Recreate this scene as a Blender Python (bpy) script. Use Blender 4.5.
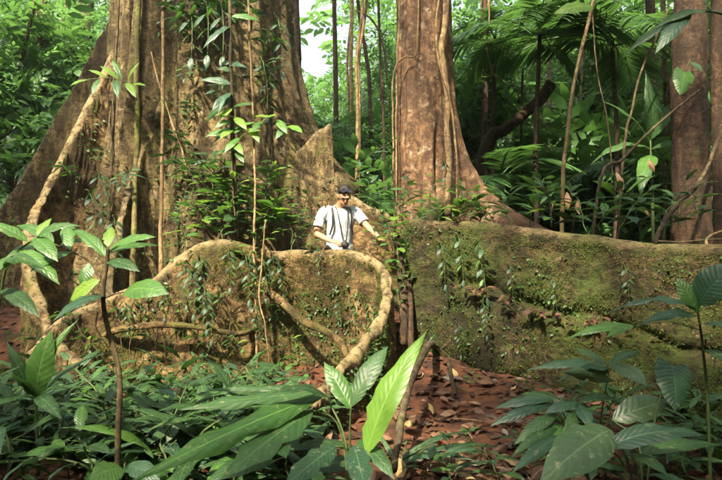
import bpy, math, random
import numpy as np
from mathutils import Vector, Matrix, Quaternion

scene = bpy.context.scene
for o in list(bpy.data.objects):
    bpy.data.objects.remove(o)
COL = scene.collection
rnd = random.Random(7)
nr = np.random.default_rng(11)

# ------------------------------------------------------------------ camera
F_PX, CAM_Z = 535.0, 1.25
cam_d = bpy.data.cameras.new('camera')
cam = bpy.data.objects.new('camera', cam_d)
COL.objects.link(cam)
cam.location = (0, 0, CAM_Z)
cam.rotation_euler = (math.radians(90), 0, 0)
cam_d.sensor_width = 36
cam_d.lens = F_PX / 722 * 36
cam_d.clip_start = 0.05
cam_d.clip_end = 2000
cam_d.dof.use_dof = True
cam_d.dof.focus_distance = 5.4
cam_d.dof.aperture_fstop = 4.0
scene.camera = cam

# ------------------------------------------------------------------ sky, sun, exposure
SUN = Vector((-0.25, -0.61, 0.75)).normalized()
world = bpy.data.worlds.new('World')
scene.world = world
world.use_nodes = True
wn = world.node_tree.nodes
bg = wn['Background']
sky = wn.new('ShaderNodeTexSky')
sky.sky_type = 'NISHITA'
sky.sun_disc = False
sky.sun_elevation = math.asin(SUN.z)
sky.sun_rotation = math.atan2(SUN.x, SUN.y)
sky.air_density = 1.0
sky.dust_density = 9.0
hsv = wn.new('ShaderNodeHueSaturation')      # humid white sky
hsv.inputs['Saturation'].default_value = 0.4
hsv.inputs['Value'].default_value = 1.25
world.node_tree.links.new(sky.outputs[0], hsv.inputs['Color'])
world.node_tree.links.new(hsv.outputs[0], bg.inputs[0])
bg.inputs[1].default_value = 0.125
sun_d = bpy.data.lights.new('sun', 'SUN')
sun_d.energy = 5.0
sun_d.angle = math.radians(1.4)
sun_d.color = (1.0, 0.88, 0.64)
sun = bpy.data.objects.new('sun', sun_d)
COL.objects.link(sun)
sun.rotation_euler = SUN.to_track_quat('Z', 'Y').to_euler()
scene.view_settings.view_transform = 'Standard'
scene.view_settings.look = 'None'
scene.view_settings.gamma = 1.0
scene.view_settings.exposure = 1.72
scene.view_settings.use_curve_mapping = False
scene.render.engine = 'CYCLES'
scene.cycles.max_bounces = 3
scene.cycles.diffuse_bounces = 2
scene.cycles.glossy_bounces = 2
scene.cycles.transmission_bounces = 3

# ------------------------------------------------------------------ helpers
def P(px, py, Y):
    return Vector(((px - 361) * Y / F_PX, Y, CAM_Z - (py - 240) * Y / F_PX))

def tag(o, label=None, cat=None, group=None, kind=None):
    if label: o['label'] = label
    if cat: o['category'] = cat
    if group: o['group'] = group
    if kind: o['kind'] = kind
    return o

def _hash(ix, iy, iz):
    h = (ix * 374761393 + iy * 668265263 + iz * 2147483647) & 0xffffffff
    h = ((h ^ (h >> 13)) * 1274126177) & 0xffffffff
    h = (h ^ (h >> 16)) & 0xffff
    return h / 65535.0

def vnoise(p):
    p = np.asarray(p, float)
    i = np.floor(p).astype(np.int64)
    f = p - i
    f = f * f * (3 - 2 * f)
    r = 0
    for dx in (0, 1):
        wx = f[:, 0] if dx else 1 - f[:, 0]
        for dy in (0, 1):
            wy = f[:, 1] if dy else 1 - f[:, 1]
            for dz in (0, 1):
                wz = f[:, 2] if dz else 1 - f[:, 2]
                r = r + wx * wy * wz * _hash(i[:, 0] + dx, i[:, 1] + dy, i[:, 2] + dz)
    return r * 2 - 1

def fbm(p, octv=4):
    p = np.asarray(p, float)
    r, a = 0, 0.5
    for k in range(octv):
        r = r + a * vnoise(p + 17.3 * k)
        p = p * 2.03
        a *= 0.5
    return r

def mesh(name, v, f, uv=None, rv=None, smooth=True, mat=None):
    """v: (N,3), f: list of tuples or int array (M,k); uv per vertex; rv per vertex float"""
    me = bpy.data.meshes.new(name)
    v = np.asarray(v, np.float32)
    if isinstance(f, np.ndarray):
        k = f.shape[1]
        me.vertices.add(len(v))
        me.vertices.foreach_set('co', v.ravel())
        me.loops.add(f.size)
        me.loops.foreach_set('vertex_index', f.ravel().astype(np.int32))
        me.polygons.add(len(f))
        me.polygons.foreach_set('loop_start', np.arange(0, f.size, k, dtype=np.int32))
        me.update(calc_edges=True)
    else:
        me.from_pydata(v.tolist(), [], f)
        me.update()
    if uv is not None:
        ul = me.uv_layers.new(name='UVMap')
        li = np.empty(len(me.loops), np.int32)
        me.loops.foreach_get('vertex_index', li)
        ul.data.foreach_set('uv', np.asarray(uv, np.float32)[li].ravel())
    if rv is not None:
        at = me.attributes.new('rv', 'FLOAT', 'POINT')
        at.data.foreach_set('value', np.asarray(rv, np.float32))
    if smooth:
        me.polygons.foreach_set('use_smooth', np.ones(len(me.polygons), bool))
    if mat: me.materials.append(mat)
    return me

def obj(name, me, parent=None, loc=None):
    o = bpy.data.objects.new(name, me)
    COL.objects.link(o)
    if parent: o.parent = parent
    if loc is not None: o.location = loc
    return o

def empty(name, loc, label, cat, group=None):
    o = bpy.data.objects.new(name, None)
    COL.objects.link(o)
    o.location = loc
    o.empty_display_size = 0.1
    return tag(o, label, cat, group)

def copy_tree(o, parent=None):
    c = o.copy()
    COL.objects.link(c)
    c.parent = parent
    for ch in o.children:
        copy_tree(ch, c)
    return c

def catmull(pts, n):
    pts = np.asarray(pts, float)
    m = len(pts)
    ext = np.vstack([2 * pts[0] - pts[1], pts, 2 * pts[-1] - pts[-2]])
    t = np.linspace(0, m - 1 - 1e-6, n)
    i = np.floor(t).astype(int)
    u = (t - i)[:, None]
    p0, p1, p2, p3 = ext[i], ext[i + 1], ext[i + 2], ext[i + 3]
    return 0.5 * (2 * p1 + (p2 - p0) * u + (2 * p0 - 5 * p1 + 4 * p2 - p3) * u ** 2 + (3 * p1 - p0 - 3 * p2 + p3) * u ** 3)

def tube_np(pts, rad, sides=7, closed_end=True):
    """returns v, f list ; pts (n,3), rad (n)"""
    pts = np.asarray(pts, float)
    n = len(pts)
    rad = np.broadcast_to(np.asarray(rad, float), (n,))
    tan = np.gradient(pts, axis=0)
    tan /= np.linalg.norm(tan, axis=1)[:, None] + 1e-9
    ref = np.array([0.31, 0.87, 0.38]) if abs(tan[0][2]) > 0.7 else np.array([0.0, 0.0, 1.0])
    v = []
    a0 = np.cross(tan[0], ref); a0 /= np.linalg.norm(a0)
    ang = np.arange(sides) * 2 * math.pi / sides
    for k in range(n):
        a0 = a0 - tan[k] * np.dot(a0, tan[k])
        a0 /= np.linalg.norm(a0) + 1e-9
        b0 = np.cross(tan[k], a0)
        v.append(pts[k] + rad[k] * (np.cos(ang)[:, None] * a0 + np.sin(ang)[:, None] * b0))
    v = np.vstack(v)
    f = []
    for k in range(n - 1):
        for s in range(sides):
            s2 = (s + 1) % sides
            f.append((k * sides + s, k * sides + s2, (k + 1) * sides + s2, (k + 1) * sides + s))
    if closed_end:
        f.append(tuple(range(sides - 1, -1, -1)))
        f.append(tuple((n - 1) * sides + s for s in range(sides)))
    return v, f

class MB:
    def __init__(s): s.v = []; s.f = []; s.n = 0
    def add(s, v, f):
        s.f += [tuple(i + s.n for i in q) for q in f]
        s.v.append(np.asarray(v, float)); s.n += len(v)
    def tube(s, pts, rad, sides=6): s.add(*tube_np(pts, rad, sides))
    def mesh(s, name, mat): return mesh(name, np.vstack(s.v), s.f, mat=mat)

# ------------------------------------------------------------------ materials
def new_mat(name):
    m = bpy.data.materials.new(name)
    m.use_nodes = True
    nt = m.node_tree
    for n in list(nt.nodes): nt.nodes.remove(n)
    return m, nt

def N(nt, typ, **kw):
    n = nt.nodes.new(typ)
    for k, v in kw.items(): setattr(n, k, v)
    return n

def mixc(nt, fac, a, b, blend='MIX'):
    m = N(nt, 'ShaderNodeMix', data_type='RGBA', blend_type=blend)
    def put(sock, val):
        if isinstance(val, bpy.types.NodeSocket): nt.links.new(val, sock)
        elif isinstance(val, (int, float)): sock.default_value = val
        else: sock.default_value = (*val, 1) if len(val) == 3 else val
    put(m.inputs[0], fac); put(m.inputs[6], a); put(m.inputs[7], b)
    return m.outputs[2]

def math_n(nt, op, a, b=None, c=None, clamp=False):
    m = N(nt, 'ShaderNodeMath', operation=op, use_clamp=clamp)
    for i, x in enumerate((a, b, c)):
        if x is None: continue
        if isinstance(x, bpy.types.NodeSocket): nt.links.new(x, m.inputs[i])
        else: m.inputs[i].default_value = x
    return m.outputs[0]

def noise_n(nt, coord, scale, detail=6, rough=0.6, stretch=(1, 1, 1), dist=0.0):
    mp = N(nt, 'ShaderNodeMapping')
    mp.inputs['Scale'].default_value = stretch
    nt.links.new(coord, mp.inputs[0])
    n = N(nt, 'ShaderNodeTexNoise')
    n.inputs['Scale'].default_value = scale
    n.inputs['Detail'].default_value = detail
    n.inputs['Roughness'].default_value = rough
    n.inputs['Distortion'].default_value = dist
    nt.links.new(mp.outputs[0], n.inputs['Vector'])
    return n.outputs[0]

def ramp(nt, fac, lo, hi):
    r = N(nt, 'ShaderNodeMapRange')
    r.interpolation_type = 'SMOOTHSTEP'
    nt.links.new(fac, r.inputs[0])
    r.inputs[1].default_value = lo
    r.inputs[2].default_value = hi
    return r.outputs[0]

def bark_mat(name, base, dark, light, moss=None, moss_lo=0.52, moss_hi=0.66, light_lo=0.58, light_hi=0.7,
             stretch=(1, 1, 0.22), bump=0.5, scale=3.0, up_moss=0.0, speck=True, rim=0.0, stain=(0.52, 0.36)):
    m, nt = new_mat(name)
    out = N(nt, 'ShaderNodeOutputMaterial')
    pr = N(nt, 'ShaderNodeBsdfPrincipled')
    nt.links.new(pr.outputs[0], out.inputs[0])
    geo = N(nt, 'ShaderNodeNewGeometry')
    co = geo.outputs['Position']
    n_big = noise_n(nt, co, 1.3, 5, 0.6, (1, 1, 0.5))
    n_str = noise_n(nt, co, scale * 4, 8, 0.65, stretch, 0.3)
    n_fine = noise_n(nt, co, 34, 7, 0.75, (1, 1, 1.5))
    n_pit = noise_n(nt, co, 13, 8, 0.72, (1, 1, 1.2), 0.5)
    n_spot = noise_n(nt, co, 6.0, 7, 0.65, (1, 1, 0.8), 0.6)
    c = mixc(nt, ramp(nt, n_str, 0.38, 0.62), dark, base)
    c = mixc(nt, math_n(nt, 'MULTIPLY', ramp(nt, n_spot, light_lo, light_hi), 0.75), c, light)
    c = mixc(nt, math_n(nt, 'MULTIPLY', ramp(nt, n_fine, 0.55, 0.75), 0.45 if speck else 0.2), c, light)
    c = mixc(nt, math_n(nt, 'MULTIPLY', ramp(nt, n_fine, 0.50, 0.30), 0.65), c, dark)
    c = mixc(nt, math_n(nt, 'MULTIPLY', ramp(nt, n_pit, 0.52, 0.40), 0.8), c, tuple(x * 0.6 for x in dark))
    c = mixc(nt, math_n(nt, 'MULTIPLY', ramp(nt, n_pit, 0.56, 0.68), 0.6), c, light)
    if moss:
        n_m = noise_n(nt, co, 2.2, 8, 0.68, (1, 1, 0.8), 0.4)
        if up_moss:
            sx = N(nt, 'ShaderNodeSeparateXYZ')
            nt.links.new(geo.outputs['Normal'], sx.inputs[0])
            n_m = math_n(nt, 'ADD', n_m, math_n(nt, 'MULTIPLY', math_n(nt, 'MAXIMUM', sx.outputs[2], 0.0), up_moss))
        mm = math_n(nt, 'MULTIPLY', ramp(nt, n_m, moss_lo, moss_hi), ramp(nt, n_pit, 0.36, 0.5))
        mc = mixc(nt, ramp(nt, n_fine, 0.3, 0.7), tuple(x * 0.45 for x in moss), tuple(min(1, x * 1.35) for x in moss))
        c = mixc(nt, math_n(nt, 'MULTIPLY', mm, 0.88), c, mc)
    c = mixc(nt, math_n(nt, 'MULTIPLY', ramp(nt, n_big, *stain), 0.8), c, tuple(x * 0.7 for x in dark))
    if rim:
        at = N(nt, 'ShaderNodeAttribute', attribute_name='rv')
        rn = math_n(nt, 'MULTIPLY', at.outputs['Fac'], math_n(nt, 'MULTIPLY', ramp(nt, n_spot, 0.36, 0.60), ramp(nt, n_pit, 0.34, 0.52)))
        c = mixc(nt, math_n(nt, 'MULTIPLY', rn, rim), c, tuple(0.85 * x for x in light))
    nt.links.new(c, pr.inputs['Base Color'])
    pr.inputs['Roughness'].default_value = 0.85
    pr.inputs['Specular IOR Level'].default_value = 0.25
    hsum = math_n(nt, 'ADD', math_n(nt, 'MULTIPLY', n_str, 1.0), math_n(nt, 'MULTIPLY', n_fine, 0.6))
    hsum = math_n(nt, 'ADD', hsum, math_n(nt, 'MULTIPLY', n_pit, 1.6))
    b = N(nt, 'ShaderNodeBump')
    b.inputs['Strength'].default_value = bump
    b.inputs['Distance'].default_value = 0.06
    nt.links.new(hsum, b.inputs['Height'])
    nt.links.new(b.outputs[0], pr.inputs['Normal'])
    return m

def leaf_mat(name, c1, c2, trans=0.35, rough=0.42, veins=0, spots=0.0, tcol=None, spec=0.5):
    m, nt = new_mat(name)
    out = N(nt, 'ShaderNodeOutputMaterial')
    pr = N(nt, 'ShaderNodeBsdfPrincipled')
    at = N(nt, 'ShaderNodeAttribute', attribute_name='rv')
    oi = N(nt, 'ShaderNodeObjectInfo')
    geo = N(nt, 'ShaderNodeNewGeometry')
    r = math_n(nt, 'FRACT', math_n(nt, 'ADD', at.outputs['Fac'], oi.outputs['Random']))
    c = mixc(nt, r, c1, c2)
    nz = noise_n(nt, geo.outputs['Position'], 9.0, 3, 0.6)
    c = mixc(nt, math_n(nt, 'MULTIPLY', ramp(nt, nz, 0.45, 0.75), 0.45), c, tuple(x * 0.5 for x in c1))
    if veins:
        uv = N(nt, 'ShaderNodeUVMap')
        sx = N(nt, 'ShaderNodeSeparateXYZ')
        nt.links.new(uv.outputs[0], sx.inputs[0])
        au = math_n(nt, 'ABSOLUTE', math_n(nt, 'SUBTRACT', sx.outputs[0], 0.5))
        ph = math_n(nt, 'MULTIPLY', math_n(nt, 'SUBTRACT', sx.outputs[1], math_n(nt, 'MULTIPLY', au, 0.35)), veins * 6.2832)
        wv = math_n(nt, 'COSINE', ph)
        lat = math_n(nt, 'POWER', math_n(nt, 'MULTIPLY_ADD', wv, 0.5, 0.5), 10.0)
        mid = ramp(nt, au, 0.035, 0.008)
        lc = tuple(min(1, x * 1.5 + 0.02) for x in c2)
        c = mixc(nt, math_n(nt, 'MULTIPLY', lat, 0.14), c, lc)
        c = mixc(nt, math_n(nt, 'MULTIPLY', mid, 0.7), c, lc)
        hh = math_n(nt, 'SUBTRACT', math_n(nt, 'MULTIPLY', wv, -0.5), math_n(nt, 'MULTIPLY', mid, 1.0))
        b = N(nt, 'ShaderNodeBump')
        b.inputs['Strength'].default_value = 0.28
        b.inputs['Distance'].default_value = 0.004
        nt.links.new(hh, b.inputs['Height'])
        nt.links.new(b.outputs[0], pr.inputs['Normal'])
    if spots:
        n2 = noise_n(nt, geo.outputs['Position'], 34.0, 4, 0.6)
        n3 = noise_n(nt, geo.outputs['Position'], 120.0, 2, 0.5)
        s = math_n(nt, 'MULTIPLY', ramp(nt, n2, 0.58, 0.68), spots)
        c = mixc(nt, s, c, (0.26, 0.27, 0.14))
        s = math_n(nt, 'MULTIPLY', ramp(nt, n3, 0.66, 0.72), spots)
        c = mixc(nt, s, c, (0.12, 0.08, 0.04))
    nt.links.new(c, pr.inputs['Base Color'])
    pr.inputs['Roughness'].default_value = rough
    pr.inputs['Specular IOR Level'].default_value = spec
    tr = N(nt, 'ShaderNodeBsdfTranslucent')
    tc = tcol or (min(1, c2[0] * 1.6 + 0.01), min(1, c2[1] * 1.65 + 0.02), c2[2] * 0.9)
    nt.links.new(mixc(nt, 0.6, c, tc), tr.inputs[0])
    mx = N(nt, 'ShaderNodeMixShader')
    mx.inputs[0].default_value = trans
    nt.links.new(pr.outputs[0], mx.inputs[1])
    nt.links.new(tr.outputs[0], mx.inputs[2])
    nt.links.new(mx.outputs[0], out.inputs[0])
    return m

def plain_mat(name, col, rough=0.8, var=0.3, scale=20.0, bump=0.2, col2=None, spec=0.3):
    m, nt = new_mat(name)
    out = N(nt, 'ShaderNodeOutputMaterial')
    pr = N(nt, 'ShaderNodeBsdfPrincipled')
    nt.links.new(pr.outputs[0], out.inputs[0])
    geo = N(nt, 'ShaderNodeNewGeometry')
    n1 = noise_n(nt, geo.outputs['Position'], scale, 6, 0.65)
    c2 = col2 or tuple(x * (1 - var) for x in col)
    nt.links.new(mixc(nt, ramp(nt, n1, 0.35, 0.65), col, c2), pr.inputs['Base Color'])
    pr.inputs['Roughness'].default_value = rough
    pr.inputs['Specular IOR Level'].default_value = spec
    if bump:
        b = N(nt, 'ShaderNodeBump')
        b.inputs['Strength'].default_value = bump
        b.inputs['Distance'].default_value = 0.02
        nt.links.new(n1, b.inputs['Height'])
        nt.links.new(b.outputs[0], pr.inputs['Normal'])
    return m

M = {}
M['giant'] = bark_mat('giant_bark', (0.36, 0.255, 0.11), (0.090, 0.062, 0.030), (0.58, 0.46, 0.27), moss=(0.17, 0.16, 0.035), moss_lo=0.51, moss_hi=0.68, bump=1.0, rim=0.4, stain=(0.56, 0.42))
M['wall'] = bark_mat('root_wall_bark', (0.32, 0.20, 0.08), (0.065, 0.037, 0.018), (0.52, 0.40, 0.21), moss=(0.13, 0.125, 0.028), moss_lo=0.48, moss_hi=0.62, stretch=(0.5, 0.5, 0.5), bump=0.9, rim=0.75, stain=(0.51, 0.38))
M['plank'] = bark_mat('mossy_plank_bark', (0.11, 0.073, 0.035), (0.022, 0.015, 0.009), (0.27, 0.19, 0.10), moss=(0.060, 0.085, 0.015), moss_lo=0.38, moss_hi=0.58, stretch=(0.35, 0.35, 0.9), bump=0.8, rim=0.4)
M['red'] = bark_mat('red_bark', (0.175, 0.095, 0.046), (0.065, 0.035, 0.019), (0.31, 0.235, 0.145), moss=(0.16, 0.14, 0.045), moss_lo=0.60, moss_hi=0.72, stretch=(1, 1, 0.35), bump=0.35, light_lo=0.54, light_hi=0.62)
M['dark'] = bark_mat('dark_bark', (0.085, 0.047, 0.026), (0.03, 0.019, 0.012), (0.17, 0.115, 0.065), moss=(0.07, 0.075, 0.02), moss_lo=0.56, moss_hi=0.7, bump=0.5)
M['pole'] = bark_mat('pole_bark', (0.12, 0.085, 0.05), (0.05, 0.034, 0.02), (0.30, 0.25, 0.17), moss=(0.09, 0.10, 0.03), bump=0.4)
M['liana'] = bark_mat('liana_bark', (0.33, 0.22, 0.11), (0.14, 0.085, 0.04), (0.48, 0.38, 0.22), moss=(0.20, 0.19, 0.05), moss_lo=0.5, bump=0.4, scale=6)
M['mossvine'] = bark_mat('mossy_liana', (0.20, 0.15, 0.06), (0.08, 0.06, 0.025), (0.36, 0.30, 0.14), moss=(0.17, 0.19, 0.04), moss_lo=0.4, moss_hi=0.55, bump=0.5, scale=6)
M['darkvine'] = bark_mat('dark_liana', (0.11, 0.075, 0.04), (0.04, 0.028, 0.016), (0.2, 0.15, 0.08), moss=(0.08, 0.09, 0.03), bump=0.4, scale=6)
M['stem'] = plain_mat('green_stem', (0.075, 0.11, 0.035), 0.6, 0.4, 30, 0.1)
M['brownstem'] = plain_mat('brown_stem', (0.13, 0.085, 0.045), 0.8, 0.5, 30, 0.2)
M['soil'] = plain_mat('red_soil', (0.095, 0.034, 0.014), 0.95, 0.6, 7, 0.8, (0.026, 0.013, 0.008))
M['dead'] = leaf_mat('dead_leaf', (0.045, 0.023, 0.015), (0.23, 0.125, 0.072), trans=0.1, rough=0.6, veins=9, tcol=(0.3, 0.13, 0.05), spec=0.35)
M['deadlit'] = leaf_mat('dead_leaf_small', (0.022, 0.012, 0.008), (0.14, 0.068, 0.038), trans=0.1, rough=0.65, tcol=(0.3, 0.13, 0.05), spec=0.3)
M['drytan'] = leaf_mat('dry_tan_leaf', (0.30, 0.16, 0.08), (0.42, 0.25, 0.13), trans=0.3, rough=0.6, veins=8, tcol=(0.5, 0.28, 0.12))
M['deep'] = leaf_mat('deep_green_leaf', (0.017, 0.047, 0.016), (0.040, 0.095, 0.028), trans=0.25, rough=0.47, veins=11, spec=0.42, spots=0.35)
M['teal'] = leaf_mat('blue_green_leaf', (0.016, 0.047, 0.024), (0.034, 0.083, 0.040), trans=0.2, rough=0.44, veins=12, spec=0.5, spots=0.35)
M['mottled'] = leaf_mat('mottled_leaf', (0.050, 0.095, 0.040), (0.075, 0.125, 0.055), trans=0.2, rough=0.38, veins=9, spots=0.75)
M['mid'] = leaf_mat('mid_green_leaf', (0.035, 0.095, 0.022), (0.080, 0.180, 0.035), trans=0.32, rough=0.4, veins=10, spots=0.35)
M['bright'] = leaf_mat('bright_green_leaf', (0.105, 0.235, 0.030), (0.155, 0.300, 0.045), trans=0.4, rough=0.38, veins=14)
M['lime'] = leaf_mat('yellow_green_leaf', (0.10, 0.20, 0.028), (0.19, 0.29, 0.045), trans=0.42, rough=0.42, veins=9)
M['cr_dark'] = leaf_mat('dark_crown_leaf', (0.028, 0.075, 0.024), (0.070, 0.145, 0.045), trans=0.42, rough=0.45)
M['cr_mid'] = leaf_mat('green_crown_leaf', (0.035, 0.095, 0.028), (0.085, 0.180, 0.050), trans=0.42, rough=0.45)
M['cr_lite'] = leaf_mat('light_crown_leaf', (0.060, 0.155, 0.045), (0.130, 0.250, 0.085), trans=0.48, rough=0.45)
M['skin'] = plain_mat('skin', (0.42, 0.22, 0.13), 0.5, 0.15, 14, 0.05)
M['shirt'] = plain_mat('grey_white_cotton', (0.46, 0.48, 0.50), 0.9, 0.3, 14, 0.8)
M['trouser'] = plain_mat('olive_trouser_cloth', (0.10, 0.10, 0.07), 0.9, 0.3, 16, 0.3)
M['hair'] = plain_mat('black_hair', (0.018, 0.013, 0.011), 0.45, 0.5, 90, 0.5)
M['black'] = plain_mat('black_webbing', (0.02, 0.02, 0.022), 0.6, 0.3, 50, 0.2)
M['glass'] = plain_mat('dark_glasses', (0.02, 0.022, 0.03), 0.08, 0.1, 10, 0.0, spec=0.8)
M['eye'] = plain_mat('eye', (0.03, 0.02, 0.015), 0.2, 0.1, 10, 0.0, spec=0.6)
M['boot'] = plain_mat('brown_boot', (0.08, 0.05, 0.03), 0.6, 0.3, 20, 0.2)

# ------------------------------------------------------------------ ground
def gh(x, y):
    x = np.asarray(x, float); y = np.asarray(y, float)
    def sm(a, b, t):
        q = np.clip((t - a) / (b - a), 0, 1)
        return q * q * (3 - 2 * q)
    s1 = 0.30 * sm(4.5, 6.0, y) * sm(-0.3, 0.6, x)
    h = -0.32 + s1 + sm(5.95, 6.9, y) * (0.57 - s1)
    far = np.clip((y - 11) / 20, 0, 1)
    h = h + far * 1.2
    p = np.stack([x * 1.6, y * 1.6, x * 0 + 3.1], -1).reshape(-1, 3)
    n = fbm(p, 4).reshape(x.shape)
    n2 = fbm(p * 5, 3).reshape(x.shape)
    return h + 0.07 * n + 0.018 * n2

def gz(x, y): return float(gh(np.array([x]), np.array([y]))[0])

xs = np.concatenate([[-400, -150, -70, -35], np.linspace(-20, -5.2, 40), np.linspace(-5, 5, 260), np.linspace(5.2, 20, 40), [35, 70, 150, 400]])
ys = np.concatenate([[-300, -100, -40, -15, -6], np.linspace(-3, 1.9, 16), np.linspace(2, 7.5, 170), np.linspace(7.7, 32, 70), [45, 80, 150, 400]])
gx, gy = np.meshgrid(xs, ys)
gv = np.stack([gx, gy, gh(gx, gy)], -1).reshape(-1, 3)
nx = len(xs)
ii, jj = np.meshgrid(np.arange(nx - 1), np.arange(len(ys) - 1))
a = (jj * nx + ii).ravel()
gf = np.stack([a, a + 1, a + nx + 1, a + nx], -1)
tag(obj('ground', mesh('ground', gv, gf, mat=M['soil'])), kind='structure')

# ------------------------------------------------------------------ leaf shapes
def leaf_tpl(W=0.35, shape='ellip', segs=10, across=2, droop=0.12, fold=0.25, wave=0.0, twist=0.0, pet=0.0):
    """unit length leaf along +Y, normal +Z. returns v, f(array), uv"""
    t = np.linspace(0, 1, segs + 1)
    if shape == 'ellip': w = np.sin(np.pi * t ** 0.85) ** 0.9
    elif shape == 'lance': w = np.sin(np.pi * t ** 0.7) ** 1.1
    elif shape == 'oblance': w = np.sin(np.pi * t ** 1.25) ** 0.95
    elif shape == 'heart': w = np.where(t < 0.12, 0.72 + 2.3 * t, np.cos((np.clip(t, .12, 1) - 0.12) / 0.88 * np.pi / 2) ** 0.75)
    else: w = np.sin(np.pi * t)
    if shape != 'heart':
        w = w * (1 - 0.0 * t)
        w = np.where(t > 0.88, np.maximum(w, 0) * 0.8, w)
    w[-1] = 0.0
    if shape != 'heart': w[0] = 0.02
    w = w * W * 0.5
    if segs >= 12:
        jr = np.random.default_rng(int(W * 1000 + droop * 377 + twist * 91) % 9999)
    s = np.linspace(-1, 1, 2 * across + 1)
    T, S = np.meshgrid(t, s, indexing='ij')
    X = S * w[:, None]
    if segs >= 12:
        ed = 1 + 0.05 * jr.normal(0, 1, X.shape) * (np.abs(S) > .9)
        bite = jr.integers(3, segs - 2)
        ed[bite, 0 if jr.random() < .5 else -1] *= 0.72
        X = X * ed
    Y = T.copy()
    if shape == 'heart':
        Y = Y - 0.13 * np.abs(S) * np.clip(1 - T / 0.25, 0, 1)
    Z = 4 * droop * T * (1 - T) + np.abs(X) * fold * (1 - 0.5 * T)
    Z = Z + wave * W * np.sin(T * 19 + 1.3 * np.sign(S)) * np.abs(S) ** 1.5 * np.sin(np.pi * T)
    Z = Z - 0.12 * W * (np.abs(S) ** 2.5) * np.sin(np.pi * T)
    if twist:
        a = twist * T
        X, Z = X * np.cos(a) - Z * np.sin(a), X * np.sin(a) + Z * np.cos(a)
    v = np.stack([X, Y, Z], -1).reshape(-1, 3)
    n2 = 2 * across + 1
    ii, jj = np.meshgrid(np.arange(segs), np.arange(2 * across), indexing='ij')
    a = (ii * n2 + jj).ravel()
    f = np.stack([a, a + 1, a + n2 + 1, a + n2], -1)
    uv = np.stack([S * 0.5 + 0.5, T], -1).reshape(-1, 2)
    return v, f, uv

LEAF = {}
def get_leaf(kind, mat):
    """unit-length, unit-width leaf meshes, shared"""
    k = (kind, mat)
    if k not in LEAF:
        sh, droop, fold, wave, twist, W = {
            'ellip': ('ellip', 0.10, 0.25, 0.03, 0.0, 0.36), 'ellip2': ('ellip', 0.05, 0.35, 0.05, 0.3, 0.38),
            'lance': ('lance', 0.10, 0.30, 0.04, 0.0, 0.26), 'lance2': ('lance', 0.16, 0.22, 0.06, -0.35, 0.28),
            'oblance': ('oblance', 0.12, 0.28, 0.05, 0.15, 0.28), 'heart': ('heart', 0.06, 0.12, 0.03, 0.0, 0.72),
            'long': ('lance', 0.13, 0.25, 0.05, 0.2, 0.22), 'flat': ('ellip', 0.03, 0.15, 0.06, 0.0, 0.26),
            'curl': ('ellip', -0.16, 0.55, 0.10, 0.6, 0.42), 'curl2': ('ellip', 0.18, -0.35, 0.12, -0.7, 0.46), 'curl3': ('ellip', 0.06, 0.7, 0.14, 1.2, 0.40),
            'curl4': ('lance', -0.10, 0.15, 0.12, 0.2, 0.34)}[kind]
        v, f, uv = leaf_tpl(W, sh, 14 if 'curl' not in kind else 7, 3 if 'curl' not in kind else 2, droop, fold, wave, twist)
        LEAF[k] = (mesh('leaf_' + kind, v, f, uv=uv, mat=M[mat]), W)
    return LEAF[k]

def leaf_matrix(base, tip, width, W, normal=None):
    d = Vector(tip) - Vector(base)
    L = d.length
    y = d.normalized()
    n = Vector(normal) if normal is not None else Vector((0, 0, 1))
    z = n - y * n.dot(y)
    if z.length < 1e-3: z = Vector((0, -1, 0.3)) - y * Vector((0, -1, 0.3)).dot(y)
    z.normalize()
    x = y.cross(z)
    sx = (width / W) if width else L
    return Matrix(((x.x * sx, y.x * L, z.x * L, base[0]), (x.y * sx, y.y * L, z.y * L, base[1]), (x.z * sx, y.z * L, z.z * L, base[2]), (0, 0, 0, 1)))

def put_leaf(parent, base, tip, width=None, kind='ellip', mat='deep', normal=None, name='leaf', label=None):
    me, W = get_leaf(kind, mat)
    o = bpy.data.objects.new(name, me)
    COL.objects.link(o)
    off = parent.location if parent else Vector()
    m = leaf_matrix(Vector(base) - off, Vector(tip) - off, width, W, normal)
    if parent: o.parent = parent
    o.matrix_local = m
    if label: o['label'] = label
    return o

def herb(name, label, cat, base, stems, leaves, stemmat='stem', group=None, stem_r=0.006):
    """stems: list of lists of world points; leaves: (base, tip, width, kind, mat, normal)"""
    base = Vector(base)
    root = empty(name, base, label, cat, group)
    for st in stems:
        pts = [Vector(p) - base for p in st[0]] if isinstance(st, tuple) else [Vector(p) - base for p in st]
        r = st[1] if isinstance(st, tuple) else stem_r
        c = catmull([tuple(p) for p in pts], max(6, 5 * len(pts))) if len(pts) > 1 else pts
        v, f = tube_np(c, np.linspace(r, r * 0.6, len(c)), 6)
        obj('stem', mesh('stem', v, f, mat=M[stemmat]), root)
    for lf in leaves:
        b, t, w, k, m = lf[:5]
        put_leaf(root, b, t, w, k, m, lf[5] if len(lf) > 5 else None)
    return root

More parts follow.
